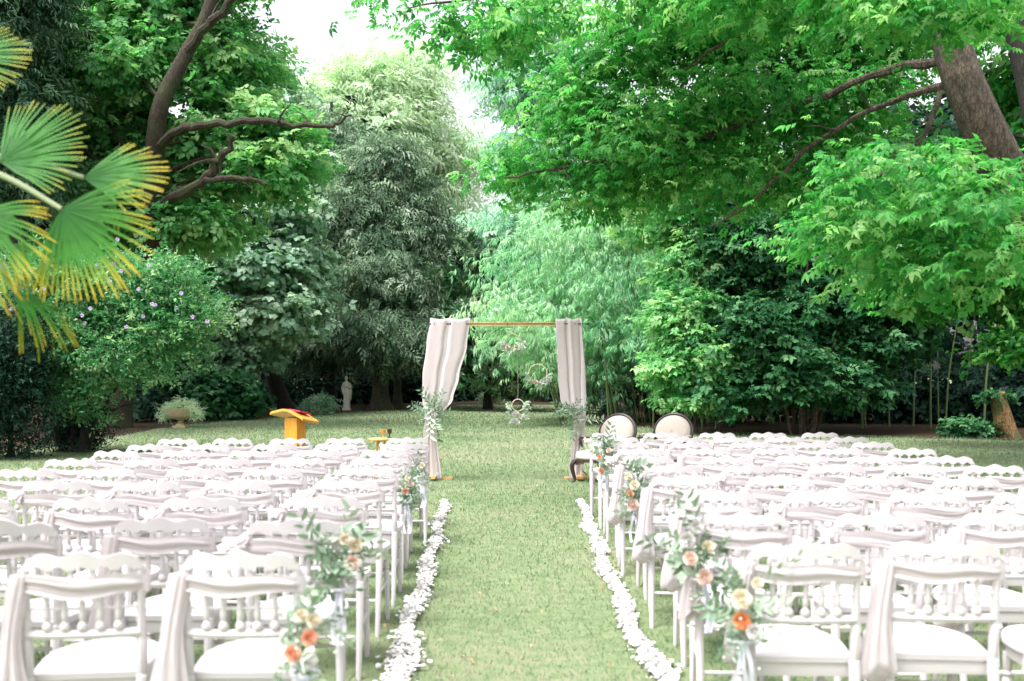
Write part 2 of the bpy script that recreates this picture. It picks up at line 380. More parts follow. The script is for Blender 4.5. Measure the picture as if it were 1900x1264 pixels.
def tree(name, label, cat, base, trunk_pts, r0, r1, barkm, kind, leafm, lobes, nclump, per, size, spread, extra=None, group=None, seed=1, limb_r=.07, nlimb=None, limb_from=None, **kw):
    root = empty(name, base); tag(root, label, cat, group)
    rs = random.Random(seed); B = Vector(base); mb = MB()
    tp = smoothpath([Vector(p)-B for p in trunk_pts]); rr = radii(r0, r1, len(tp)); rr[0] *= 1.5; rr[1] *= 1.15
    mb.tube(tp, rr, 10)
    ends = [Vector(l[:3])-B for l in lobes]
    if nlimb is not None: ends = ends[:nlimb]
    for e in ends:
        s = min(tp[len(tp)//3:], key=lambda q: (q-(e-Vector((0, 0, .35*abs(e.x-q.x)))) ).length)
        limbs(mb, s, [e], limb_r, rs)
        for _ in range(4):
            f = e+Vector((rs.uniform(-1, 1), rs.uniform(-1, .4), rs.uniform(-.6, .8)))*((e-s).length*.35+.3)
            limbs(mb, s.lerp(e, rs.uniform(.5, .95)), [f], limb_r*.4, rs, .1, 4)
    if extra:
        for pts, ra, rb in extra:
            q = smoothpath([Vector(p)-B for p in pts]); rq = [v*rs.uniform(.85, 1.18) for v in radii(ra, rb, len(q))]; q = [p+Vector((rs.uniform(-1, 1), rs.uniform(-1, 1), rs.uniform(-1, 1)))*(.45*ra if 0 < i < len(q)-1 else 0) for i, p in enumerate(q)]; mb.tube(q, rq, 8)
            for _ in range(5):
                k = rs.randrange(len(q)//3, len(q)); f = q[k]+Vector((rs.uniform(-1, 1), rs.uniform(-.6, .6), rs.uniform(-.5, .9)))*(6*ra+.3); limbs(mb, q[k], [f], rq[k]*.5, rs, .15, 5)
    mb.build('trunk', barkm, root)
    o, cc = crown('crown', kind, leafm, [(l[0]-B.x, l[1]-B.y, l[2]-B.z, l[3], l[4], l[5]) for l in lobes], nclump, per, size, spread, seed=seed, parent=root, **kw)
    return root

# ------------------------------------------------------------------ ground
def sheet(name, pts, z, mat):
    me = bpy.data.meshes.new(name); me.from_pydata([(p[0], p[1], z) for p in pts], [], [tuple(range(len(pts)))]); me.materials.append(mat); me.update()
    o = link(bpy.data.objects.new(name, me)); return tag(o, kind='structure')
sheet('lawn', [(-700, -60), (700, -60), (700, 1200), (-700, 1200)], 0, MT['lawn'])
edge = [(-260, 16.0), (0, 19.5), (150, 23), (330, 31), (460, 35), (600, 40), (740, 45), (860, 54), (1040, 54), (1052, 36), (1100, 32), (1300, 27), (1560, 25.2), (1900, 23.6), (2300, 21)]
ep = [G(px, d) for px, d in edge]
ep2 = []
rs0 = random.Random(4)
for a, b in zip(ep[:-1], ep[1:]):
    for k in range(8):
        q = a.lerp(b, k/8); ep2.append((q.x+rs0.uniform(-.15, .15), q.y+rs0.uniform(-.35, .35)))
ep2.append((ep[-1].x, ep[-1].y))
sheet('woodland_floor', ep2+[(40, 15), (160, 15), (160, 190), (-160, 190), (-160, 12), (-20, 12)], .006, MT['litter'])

# grass: short lawn blades, denser where they show larger
def patch(x, y):                     # slow variation over the lawn, 0..1
    v = np.sin(x*1.7+1.3*np.sin(y*.6))*np.sin(y*.9+x*.35)+.6*np.sin(x*.5-y*.27+1)+.5*np.sin(x*3.1+y*2.3)*np.sin(y*2.9-x*1.1)
    return np.clip(.5+.22*v, 0, 1)
def grass(seed=5):
    rs = np.random.RandomState(seed)
    N = 350000
    d = 4.3*np.exp(rs.rand(N)**.9*math.log(52/4.3))
    x = rs.uniform(-1, 1, N)*(.60*d+.7)
    ex = np.array([p.x for p in ep]); ey = np.array([p.y for p in ep])
    lim = np.interp(x, ex, ey); ok = (d < lim+.5)
    d, x = d[ok], x[ok]; N = len(d)
    sc_ = np.clip(d/7, .8, 6)
    h = rs.uniform(.011, .030, N)*sc_**.45*np.where(rs.rand(N) < .06, 1.8, 1)*(.75+.6*patch(x*1.9+3, d*1.7)); wd = rs.uniform(.0016, .0032, N)*sc_
    a = rs.uniform(0, 6.28, N); ln = rs.uniform(.2, 1.1, N)*h; la = rs.uniform(0, 6.28, N)
    V = np.empty((N, 3, 3)); ca, sa = np.cos(a)*wd, np.sin(a)*wd
    V[:, 0] = np.stack([x-ca, d-sa, np.zeros(N)], 1); V[:, 1] = np.stack([x+ca, d+sa, np.zeros(N)], 1)
    V[:, 2] = np.stack([x+np.cos(la)*ln, d+np.sin(la)*ln, h], 1)
    t = .07+.72*patch(x, d)+.16*np.sin(x*9.1+np.sin(d*5)*1.4)*np.sin(d*7.3+x*2.1)+rs.normal(0, .065, N)
    t += .12*np.exp(-((x-.1)/1.0)**2)                       # the trodden aisle is drier
    t -= .22*((np.abs(x-.1) > 1.0) & (d < 11.5))            # shade over the chair blocks, painted as a darker blade tint
    me = np_mesh('grass', V.reshape(-1, 3), np.arange(N*3).reshape(-1, 3), MT['grass'], np.repeat(t, 3))
    tag(link(bpy.data.objects.new('grass', me)), 'short pale green lawn grass covering the whole clearing', 'grass', kind='stuff')
grass()
def litter_leaves(seed=8):
    rs = np.random.RandomState(seed); N = 420
    d = 4.6*np.exp(rs.rand(N)*math.log(30/4.6)); x = rs.uniform(-.5, .5, N)*d
    pos = np.stack([x, d, np.full(N, .04)], 1); ax = unit(rs, N)*np.array([1, 1, .2]); up = np.array([0, 0, 1.])+rs.normal(size=(N, 3))*.25
    V, F = one_leaf(1, .55, .2, .1); Rm = rotm(ax, up); s = rs.uniform(.02, .045, N)
    W = np.einsum('nij,vj->nvi', Rm, V)*s[:, None, None]+pos[:, None]
    me = np_mesh('fallen_leaves', W.reshape(-1, 3), (F[None]+(np.arange(N)*4)[:, None, None]).reshape(-1, 3), M_leaf('fallen_leaf', (.28, .14, .06), (.52, .36, .2), .1, .8, .1), np.repeat(rs.rand(N), 4))
    tag(link(bpy.data.objects.new('fallen_leaves', me)), 'scattered small brown fallen leaves on the lawn', 'leaves', kind='stuff')
litter_leaves()

# ------------------------------------------------------------------ trees, from the far end forward
def gp(px, d): g = G(px, d); return (g.x, g.y, 0)
# far wood behind everything: reads as one mass
far = []
rsf = random.Random(3)
for px in range(-500, 640, 75): far.append(L(px, rsf.uniform(380, 560), rsf.uniform(56, 62), 80, rsf.uniform(190, 240), 3))
for px in range(1120, 2500, 80): far.append(L(px, rsf.uniform(380, 540), rsf.uniform(40, 46), 85, rsf.uniform(200, 260), 3))
for px in range(1120, 2500, 90): far.append(L(px, 650, 49, 90, 55, 2))
for px in range(-500, 640, 90): far.append(L(px, 660, 65, 90, 45, 2))
for px in range(520, 1120, 60): far.append(L(px, rsf.uniform(600, 660), rsf.uniform(66, 70), 60, 95, 3))
for k in range(46):  # overhead canopy lobes, added to keep light off the woodland floor
    sd_ = -1 if k % 2 else 1; y_ = rsf.uniform(31, 58); x_ = sd_*rsf.uniform(10 if sd_ > 0 else y_*.28, 36)
    far.append((x_, y_, rsf.uniform(8.5, 11), 3.6, 3.6, 1.2))
for k in range(10): far.append((rsf.uniform(8, 22), rsf.uniform(27.5, 34), rsf.uniform(7, 9), 2.6, 2.2, .9))  # lower overhead lobes on the right, added to block light as well
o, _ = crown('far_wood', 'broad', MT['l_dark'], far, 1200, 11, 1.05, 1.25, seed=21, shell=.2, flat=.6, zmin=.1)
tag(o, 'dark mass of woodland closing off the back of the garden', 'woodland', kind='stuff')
# dark under-storey at the wood's edge; some lobes stand in for shade under the trees
low = [L(px, 725, d, 60, 45, 1.5) for px, d in ((-200, 27), (-60, 28), (60, 31), (180, 36), (300, 39), (420, 44), (560, 54), (640, 56), (760, 58), (840, 64), (900, 66), (1010, 64), (1120, 40), (1200, 37), (1300, 34), (1400, 33), (1500, 33), (1600, 32.5), (1700, 32.5), (1800, 31.5), (1900, 30.5), (2000, 29), (1560, 34), (1660, 34), (1760, 33.5), (1860, 33), (240, 40), (360, 42))]+[L(px, 745, d, 45, 42, 1) for px, d in ((640, 57), (680, 58), (720, 58), (770, 59), (815, 60), (860, 63), (955, 66), (1060, 62), (600, 56), (215, 33), (270, 33.5), (325, 34.5), (160, 31), (500, 48), (560, 49))]
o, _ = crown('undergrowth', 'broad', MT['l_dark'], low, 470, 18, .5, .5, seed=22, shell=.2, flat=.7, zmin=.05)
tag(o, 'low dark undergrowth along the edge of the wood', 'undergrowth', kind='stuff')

tree('pale_tree', 'tall pale feathery tree in the distance left of the sky gap', 'tree', gp(640, 78), [gp(640, 78), P(640, 500, 78), P(650, 250, 78), P(660, 130, 78)], .5, .1, MT['bark'], 'needle', MT['l_pale'],
     [L(650, 170, 78, 70, 60), L(585, 240, 78, 65, 80), L(690, 260, 77, 75, 90), L(600, 360, 78, 80, 80), L(700, 150, 78, 45, 60), L(540, 300, 79, 50, 80)], 520, 15, 1.5, 1.0, seed=31, flat=.6, droop=.5, shell=.35, lay=.4)
tree('pale_tree', 'slender pale tree in the distance with thin bare branches right of the dark yews', 'tree', gp(800, 82), [gp(800, 82), P(805, 500, 82), P(815, 250, 82), P(780, 120, 82)], .5, .1, MT['bark'], 'needle', MT['l_pale'],
     [L(760, 150, 82, 50, 70), L(770, 260, 82, 60, 80), L(740, 360, 82, 60, 70), L(800, 420, 82, 60, 80), L(845, 300, 82, 28, 60)], 330, 15, 1.5, 1.0, seed=32, flat=.6, droop=.5, shell=.3, lay=.4)
tree('cedar_tree', 'tall blue-green feathery tree in the distance behind the bamboo', 'tree', gp(985, 62), [gp(985, 62), P(985, 450, 62), P(975, 200, 62), P(980, 20, 62)], .5, .1, MT['bark'], 'needle', MT['l_cedar'],
     [L(985, 60, 62, 55, 60), L(960, 170, 62, 55, 45), L(1040, 150, 62, 60, 60), L(1000, 290, 62, 70, 50), L(945, 430, 61, 70, 50), L(1050, 400, 62, 90, 80), L(920, 520, 61, 50, 70), L(1130, 300, 62, 70, 100), L(1000, 480, 61, 70, 60)], 620, 15, 1.2, .9, seed=33, flat=.22, droop=.4, shell=.35, lay=.9)
tree('ash_tree', 'grey-green distant tree between the oak and the pale feathery tree', 'tree', gp(500, 64), [gp(500, 64), P(505, 500, 64), P(510, 300, 64), P(515, 180, 64)], .4, .1, MT['greybark'], 'broad', MT['l_maple'],
     [L(500, 190, 64, 55, 60), L(455, 270, 64, 60, 70), L(560, 260, 64, 60, 60), L(520, 350, 63, 90, 70), L(470, 130, 65, 35, 45)], 330, 14, .62, .8, seed=34, flat=.4, shell=.35, face=.8, lay=.6)
tree('lime_tree', 'mid-green leafy tree rising behind the dark shrub and the bamboo', 'tree', gp(1345, 29.5), [gp(1345, 29.5), P(1345, 600, 29.5), P(1340, 430, 29.5), P(1340, 300, 29.5)], .2, .07, MT['greybark'], 'broad', MT['l_oak'],
     [L(1240, 390, 28.5, 90, 60), L(1400, 400, 28.5, 100, 60), L(1330, 310, 29, 110, 70), L(1500, 390, 28.5, 90, 60), L(1250, 250, 30, 110, 70), L(1590, 430, 28.5, 70, 50)], 520, 16, .34, .34, seed=35, flat=.35, shell=.4, face=.8, lay=.6)
# dark yews with two pale trunks
tree('yew_tree', 'dark grey-green yew behind the statue', 'tree', gp(612, 52), [gp(612, 52), P(610, 600, 52), P(612, 350, 52), P(615, 190, 52)], .35, .08, MT['greybark'], 'needle', MT['l_yew'],
     [L(612, 260, 52, 42, 60), L(610, 350, 52, 62, 80), L(622, 470, 51, 72, 70), L(640, 570, 50, 80, 60), L(600, 640, 51, 90, 40), L(560, 420, 53, 50, 90)], 700, 14, .78, .5, seed=41, flat=.6, droop=.75, shell=.4, lay=.5)
tree('yew_tree', 'dark yew with the thick mossy trunk right of the statue', 'tree', gp(706, 46.5), [gp(706, 46.5), P(706, 690, 46.5), P(704, 560, 47), P(702, 330, 48)], .46, .12, MT['mossbark'], 'needle', MT['l_yew'],
     [L(700, 330, 49, 62, 80), L(690, 430, 48, 72, 70), L(715, 520, 47, 82, 60), L(690, 610, 46, 90, 42), L(735, 640, 46, 70, 32), L(760, 420, 49, 60, 90), L(660, 390, 48, 50, 60)], 740, 14, .78, .5, seed=42, flat=.5, droop=.75, shell=.4, lay=.5, tintr=.28)
tree('yew_tree', 'dark yew with the slim pale trunk next to the thick mossy trunk', 'tree', gp(738, 47.5), [gp(738, 47.5), P(738, 690, 47.5), P(745, 560, 48), P(770, 330, 50)], .22, .08, MT['mossbark'], 'needle', MT['l_yew'],
     [L(790, 450, 51, 42, 70), L(780, 530, 49, 65, 55), L(800, 610, 47, 60, 45), L(830, 560, 51, 34, 60), L(790, 640, 46.5, 60, 30)], 460, 14, .78, .5, seed=43, flat=.5, droop=.75, shell=.4, lay=.5)
# magnolia in the centre
tree('magnolia_tree', 'dark glossy magnolia at the end of the aisle', 'tree', gp(905, 46), [gp(905, 46), P(903, 660, 46), P(895, 560, 46), P(885, 480, 46)], .18, .05, MT['greybark'], 'strap', MT['l_magnolia'],
     [L(880, 510, 45, 42, 60), L(890, 610, 44, 60, 60), L(860, 660, 44, 30, 45), L(930, 670, 43, 50, 45), L(975, 690, 43, 40, 40), L(930, 590, 45, 40, 60)], 260, 15, .42, .35, seed=51, flat=.8, shell=.35, droop=.1, lay=.3)

# maple with pale plates of leaves
tree('maple_tree', 'broad maple with pale grey-green layers of leaves and a leaning trunk', 'tree', gp(527, 46), [gp(527, 46), P(505, 690, 45), P(484, 600, 44), P(470, 480, 43), P(450, 380, 42)], .42, .12, MT['greybark'], 'maple', MT['l_maple'],
     [L(390, 400, 40, 80, 60), L(500, 400, 40, 75, 60), L(340, 500, 40, 75, 70), L(450, 500, 39, 90, 70), L(545, 490, 40, 50, 60), L(390, 600, 39, 80, 60), L(500, 580, 39, 80, 60), L(440, 660, 39, 55, 28), L(330, 620, 40, 60, 50), L(560, 560, 40, 32, 35), L(520, 320, 42, 50, 50)], 760, 17, .46, .5, seed=61, flat=.16, droop=.45, shell=.5, lay=.8, face=.9, tintr=.25)
# oak with dark bare limbs
B = gp(212, 29.5)
tree('oak_tree', 'large oak with dark crooked limbs above the flowering shrub', 'tree', B, [B, P(235, 680, 29.3), P(262, 540, 29), P(284, 390, 28.4), P(288, 270, 27.8), P(300, 190, 27.6), P(345, 100, 27.8), P(385, 20, 28), P(420, -120, 28.5)], .40, .13, MT['oakbark'], 'broad', MT['l_oak'],
     [L(100, 60, 30, 150, 110, 2), L(300, 40, 30.5, 120, 110, 2), L(60, 240, 30, 110, 100, 2), L(420, 130, 30.5, 75, 90, 1.8), L(440, 240, 30, 100, 70, 1.7), L(190, 210, 31, 120, 110, 2), L(500, 320, 29.5, 75, 60, 1.6), L(350, 330, 30.5, 110, 80, 1.8), L(545, 275, 29.5, 42, 45, 1.2), L(380, -60, 30, 110, 60, 1.6), L(360, 420, 29.5, 80, 40, 1.5), L(200, 380, 31, 100, 90, 1.8), L(240, 120, 29, 70, 70, 1)],
     1400, 16, .41, .36, extra=[([P(284, 280, 27.8), P(320, 248, 27.2), P(360, 233, 26.8), P(420, 229, 26.4), P(480, 227, 26.2), P(545, 232, 26), P(605, 236, 25.8), P(622, 228, 25.8), P(652, 214, 25.8)], .14, .025),
                               ([P(286, 392, 28.4), P(330, 362, 27.6), P(372, 336, 27), P(400, 304, 26.8), P(420, 282, 26.7), P(434, 258, 26.6)], .17, .07),
                               ([P(376, 334, 27), P(420, 332, 26.6), P(462, 334, 26.5), P(495, 342, 26.6)], .09, .05),
                               ([P(345, 100, 27.8), P(385, 45, 27.2), P(425, 8, 27), P(470, -40, 27)], .13, .07)],
     seed=71, flat=.35, shell=.35, limb_r=.06, front=.3, face=.8, lay=.6)
# dark conifer far left
tree('pine_tree', 'dark soft-needled pine at the back behind the palm', 'tree', gp(20, 26), [gp(20, 26), P(30, 500, 26), P(40, 200, 26), P(40, -60, 26)], .3, .1, MT['greybark'], 'needle', MT['l_pinecon'],
     [L(25, 40, 26, 75, 90), L(10, 180, 26, 75, 90), L(-60, 60, 26, 110, 140), L(0, 320, 26, 80, 80), L(30, -40, 26, 80, 70)], 380, 20, .58, .4, seed=81, flat=.4, shell=.4, lay=.5, droop=.4)
# shrubs on the left
hib = tree('hibiscus_shrub', 'tall bushy shrub dotted with mauve flowers on the left lawn', 'shrub', gp(150, 19.8), [gp(150, 19.8), P(168, 760, 19.8), P(190, 700, 19.7), P(215, 640, 19.6)], .10, .05, MT['greybark'], 'small', MT['l_hib'],
     [L(190, 540, 19.8, 110, 70), L(290, 560, 19.5, 80, 75), L(240, 640, 19.3, 95, 70), L(330, 600, 19.5, 60, 60), L(120, 620, 19.8, 90, 90), L(160, 720, 19.5, 50, 50), L(100, 520, 20, 80, 60), L(340, 540, 19.8, 45, 45)], 620, 13, .31, .20, seed=91, shell=.45, flat=.7, droop=.1,
     extra=[([gp(140, 19.9), P(135, 740, 19.9), P(120, 640, 19.9)], .07, .03), ([gp(160, 19.9), P(200, 740, 19.5), P(270, 660, 19.4)], .06, .02)], limb_r=.03)
rsh = random.Random(12)
for k in range(20):
    px, py = rsh.gauss(220, 80), rsh.gauss(555, 50)
    if k == 0: px, py = 288, 566
    c = P(px, py, 18.1+rsh.uniform(-.15, .5)); mb = MB()
    for q in range(5):
        a = q*1.257+rsh.random(); t = Vector((math.cos(a), -.35, math.sin(a)))*.042; n_ = Vector((-math.sin(a), 0, math.cos(a)))*.022
        mb.add([Vector((0, 0, 0)), t*.6+n_, t, t*.6-n_, t*.5+Vector((0, -.01, 0))], [(0, 1, 4), (1, 2, 4), (2, 3, 4), (3, 0, 4)])
    f = mb.build('flower', MT['mauve'], hib); f.location = c-hib.location
tree('dark_shrub', 'dense dark evergreen shrub at the left edge of the lawn', 'shrub', gp(20, 18.6), [gp(20, 18.6), P(20, 780, 18.6), P(20, 700, 18.6)], .06, .03, MT['greybark'], 'small', MT['l_dark'],
     [L(20, 640, 18.6, 90, 80), L(10, 740, 18.5, 70, 80), L(-60, 680, 18.4, 80, 120), L(20, 810, 18.5, 40, 30)], 220, 15, .29, .2, seed=92, shell=.4, flat=.8, zmin=.03, limb_r=.02)
tree('ivy_shrub', 'small dark shrub at the foot of the mauve-flowered shrub', 'shrub', gp(135, 20.3), [gp(135, 20.3), P(135, 810, 20.3), P(137, 780, 20.3)], .03, .02, MT['greybark'], 'small', MT['l_dark'],
     [L(130, 800, 20.2, 30, 40), L(165, 780, 20.3, 30, 50), L(140, 830, 20.1, 32, 12)], 90, 16, .2, .12, seed=93, shell=.3, flat=.9, zmin=.03, limb_r=.01)
tree('round_bush', 'rounded dark green bush beside the left stone urn', 'bush', gp(395, 35.5), [gp(395, 35.5), P(395, 760, 35.5), P(395, 740, 35.5)], .06, .04, MT['greybark'], 'maple', MT['l_hazel'],
     [L(395, 735, 35.5, 60, 40), L(365, 755, 35.2, 40, 28), L(430, 755, 35.2, 35, 26), L(452, 752, 35, 22, 8)], 150, 16, .36, .3, seed=94, shell=.4, flat=.5, zmin=.05, limb_r=.02)
tree('small_bush', 'small rounded grey-green bush left of the statue', 'bush', gp(590, 40), [gp(590, 40), P(590, 760, 40), P(590, 752, 40)], .04, .03, MT['greybark'], 'small', MT['l_maple'],
     [L(590, 755, 40, 22, 14), L(602, 745, 40, 14, 10), L(578, 758, 40, 12, 10)], 70, 14, .26, .14, seed=95, shell=.3, flat=.8, zmin=.03, limb_r=.01)
# ------------------------------------------------------------------ bamboo
def bamboo():
    base = Vector(gp(1170, 31)); root = empty('bamboo_clump', base); tag(root, 'tall pale green bamboo clump with arching plumes behind the armchairs', 'bamboo')
    rs = random.Random(101); nr = np.random.RandomState(102)
    POS, AX, UP, SZ, TI = [], [], [], [], []
    tops = [(1010, 420), (960, 500), (935, 560), (1080, 400), (1040, 470), (990, 560), (1120, 440), (1200, 420), (1170, 500), (1090, 520), (1240, 470), (1140, 580), (950, 620), (1060, 600), (1230, 560), (1000, 640), (1110, 640), (1180, 650), (1270, 600), (1150, 400), (1060, 380), (925, 540)]
    for k in range(66):
        tx, ty = tops[k % len(tops)]; tx += rs.gauss(0, 26); ty += rs.gauss(0, 24)
        d = rs.uniform(29.5, 36) if ty > 520 else rs.uniform(31, 36)
        bx = 1045+(tx-930)/350*270+rs.gauss(0, 22); b = Vector(gp(max(bx, 1040), d+rs.uniform(.2, 1.2)))
        t = P(tx, ty, d-rs.uniform(.3, 1.4))
        top = Vector((b.x*.55+t.x*.45, b.y, t.z+.5))
        pts = [b, b.lerp(top, .35), b.lerp(top, .7), top.lerp(t, .35)+Vector((0, 0, .1)), t]
        sp = smoothpath(pts, 5); mb = MB(); mb.tube([p-b for p in sp], radii(.028, .006, len(sp)), 6)
        c = mb.build('culm', MT['culm'], root); c.location = b-base
        ct = rs.gauss(.55, .16)
        n = 150
        for _ in range(n):
            u = rs.uniform(.3, 1)**.8; i = min(int(u*(len(sp)-1)), len(sp)-2); p = sp[i].lerp(sp[i+1], rs.random())
            rad = .62*(1.15-u*.5); q = p+Vector((rs.gauss(0, rad), rs.gauss(0, rad), rs.gauss(-.12, rad*.6)))
            if q.z < .9: continue
            a = rs.uniform(0, 6.28); POS.append(q-base); AX.append((math.cos(a)+.2*(t.x-b.x), math.sin(a)-.3, rs.uniform(-1.0, -.1))); UP.append((rs.gauss(0, .4), rs.gauss(-.3, .4), 1)); SZ.append(rs.uniform(.30, .55)); TI.append(ct+rs.gauss(0, .14)+.25*(u-.65))
    scatter('foliage', 'bamboo', np.array([tuple(p) for p in POS]), np.array(AX), np.array(UP), np.array(SZ), np.array(TI), MT['l_bamboo'], 103, parent=root)
bamboo()
# bare stems in the dark on the right
rss = random.Random(111)
for px, d, r in ((1303, 28, .028), (1328, 29, .026), (1600, 29, .035), (1606, 31, .025), (1650, 30, .03), (1695, 30.5, .028), (1727, 29, .032), (1742, 31, .022), (1755, 30, .028), (1790, 32, .02), (1826, 28, .035), (1212, 30, .024), (1240, 31, .026)):
    b = Vector(gp(px, d)); s = empty('sapling', b); tag(s, 'thin bare stem rising in the dark under the trees', 'sapling', 'thin stems in the shade of the right-hand trees')
    lean = rss.uniform(-.35, .5); H = rss.uniform(3.6, 5.2); mb = MB()
    sp = smoothpath([(0, 0, 0), (lean*.2, 0, H*.35), (lean*.6+.05, 0, H*.7), (lean*1.2, 0, H)], 4); mb.tube(sp, radii(r, r*.5, len(sp)), 7)
    mb.build('stem', MT['culm'], s)
# hazel: big dark many-stemmed shrub
B = gp(1490, 26)
hz_ex = [([gp(1490+dx, 26+dy), P(1490+dx*2.2, 700, 26+dy), P(1490+dx*4.5, 560, 26.3), P(1490+dx*7, 430, 26.6)], .05, .02) for dx, dy in ((-22, 0), (-12, .2), (-4, -.1), (6, .1), (14, 0), (24, .2), (18, -.2))]
tree('hazel_shrub', 'huge dark many-stemmed shrub under the overhanging tree', 'shrub', B, [B, P(1490, 700, 26), P(1495, 560, 26), P(1500, 430, 26)], .07, .03, MT['bark'], 'broad', MT['l_hazel'],
     [L(1400, 470, 27.5, 110, 90), L(1500, 560, 27, 110, 90), L(1390, 620, 26.6, 110, 80), L(1580, 480, 27.5, 110, 100), L(1600, 620, 27, 90, 80), L(1480, 700, 26.4, 110, 50), L(1380, 720, 26.2, 80, 45), L(1330, 560, 27.5, 70, 90), L(1570, 720, 26.6, 60, 35), L(1350, 400, 28, 90, 70), L(1680, 560, 27, 70, 80)],
     980, 15, .32, .32, extra=hz_ex, seed=121, shell=.35, flat=.45, limb_r=.035)
tree('light_shrub', 'lighter green shrub with large leaves between the bamboo and the dark shrub', 'shrub', gp(1290, 26.5), [gp(1290, 26.5), P(1292, 720, 26.5), P(1290, 600, 26.8)], .06, .03, MT['bark'], 'broad', MT['l_oak'],
     [L(1290, 490, 27.6, 60, 60), L(1270, 590, 27, 60, 60), L(1250, 680, 26.5, 48, 40), L(1310, 660, 26.3, 50, 50), L(1280, 740, 26.2, 50, 20), L(1330, 440, 28.2, 70, 50)], 330, 18, .29, .26, seed=122, shell=.4, flat=.4, limb_r=.03, tintr=.18)
# trees on the right edge
tree('sycamore_tree', 'leafy tree at the right edge behind the log stump', 'tree', gp(1960, 22), [gp(1960, 22), P(1940, 700, 22), P(1900, 520, 22), P(1850, 420, 22)], .18, .06, MT['greybark'], 'maple', MT['l_box'],
     [L(1865, 640, 20.5, 42, 28), L(1720, 530, 21.5, 80, 50), L(1830, 500, 21, 80, 60), L(1900, 560, 21, 50, 50)], 260, 17, .24, .26, seed=131, shell=.35, flat=.35, limb_r=.04)
tree('dark_tree', 'dark straight trunk beyond the leaning tree', 'tree', gp(2010, 15), [gp(2010, 15), P(1985, 500, 15), P(1930, 200, 15), P(1895, 40, 15), P(1880, -120, 15)], .30, .22, MT['greybark'], 'broad', MT['l_box'],
     [L(1830, -60, 16.5, 200, 80), L(1980, 150, 16.5, 130, 120), L(1650, -60, 16.5, 160, 80), L(1960, 380, 16.5, 110, 80), L(1640, 380, 17, 130, 60), L(1780, 320, 17, 120, 60)], 480, 14, .34, .32, seed=132, shell=.3, flat=.4, limb_r=.05)
# the big leaning tree whose limbs hang over the clearing
B = gp(2120, 11.4)
def clear_trunk(pos):                # keep a window of bark in view, as in the photograph
    x = pos[:, 0]+B[0]; y = pos[:, 1]+B[1]; z = pos[:, 2]
    px = HX+x/y*FPX; py = HY-(z-CAMZ)/y*FPX
    mid = 1725+(py-80)*.56
    return (y < 11.6) & (py > 75) & (py < 275) & (np.abs(px-mid-28) < 78)
tree('box_elder_tree', 'big leaning tree whose leafy limbs hang over the right side of the clearing', 'tree', B, [B, P(2010, 640, 11.2), P(1905, 400, 11), P(1840, 270, 10.8), P(1795, 170, 10.8), P(1765, 80, 10.9), P(1735, -60, 11), P(1700, -200, 11)], .27, .165, MT['bark'], 'pinnate', MT['l_box'],
     [L(1620, 40, 12.8, 200, 90, .7), L(1400, 40, 13, 180, 90, .7), L(1190, 90, 13.2, 130, 80, .6), L(1050, 200, 13.4, 85, 60, .5), L(970, 310, 13.4, 70, 40, .7), L(1180, 250, 13, 150, 80, 1), L(1400, 190, 12.8, 160, 80, 1), L(1570, 190, 12.8, 120, 80, .9), L(1330, 330, 13, 150, 60, 1), L(1540, 330, 12.6, 110, 60, .9), L(1130, 350, 13.4, 110, 40, .8),
      L(1650, 330, 9, 130, 40, .8), L(1800, 370, 8.6, 120, 60, .8), L(1860, 470, 8.6, 80, 70, .7), L(1600, 430, 9.2, 90, 45, .7), L(1720, 480, 9, 90, 45, .7), L(1540, 400, 9.6, 60, 40, .6), L(1490, -20, 10.2, 250, 50, .8), L(1750, 10, 9.4, 180, 45, .7), L(1250, -40, 11.5, 200, 60, .9),
      L(880, 40, 10.5, 38, 28, .4), L(835, 55, 10.6, 34, 26, .4), L(955, 35, 10.7, 45, 32, .4), L(770, 15, 10.5, 45, 22, .3), L(920, 80, 10.5, 26, 22, .3), L(1010, 0, 11, 60, 25, .4), L(710, -8, 10.5, 30, 12, .3)],
     1950, 9, .18, .24, extra=[([P(1765, 110, 10.9), P(1650, 130, 11.4), P(1500, 190, 12), P(1330, 245, 12.5), P(1150, 290, 12.7), P(1000, 315, 12.8), P(935, 330, 12.8)], .06, .012),
                              ([P(1780, 150, 10.9), P(1650, 190, 11.3), P(1520, 260, 11.7), P(1400, 370, 12.0), P(1320, 420, 12.1)], .042, .012),
                              ([P(1745, 0, 11), P(1560, 20, 11.2), P(1380, 60, 11.6), P(1270, 130, 12)], .05, .015),
                              ([P(1740, -60, 11), P(1500, -90, 11), P(1200, -60, 10.8), P(980, -20, 10.7), P(860, 0, 10.6), P(760, 15, 10.5)], .05, .006),
                              ([P(1745, 170, 10.6), P(1725, 230, 10.3), P(1700, 270, 10.2)], .03, .02),
                              ([P(1850, 300, 10.8), P(1780, 300, 9.8), P(1680, 310, 9), P(1560, 360, 8.9)], .05, .008), ([P(1870, 330, 10.8), P(1860, 380, 9.6), P(1840, 440, 8.7)], .05, .01)],
     seed=141, shell=.25, flat=.5, limb_r=.02, front=.2, nlimb=0, droop=.4, avoid=clear_trunk, tintr=.2, lay=.9)

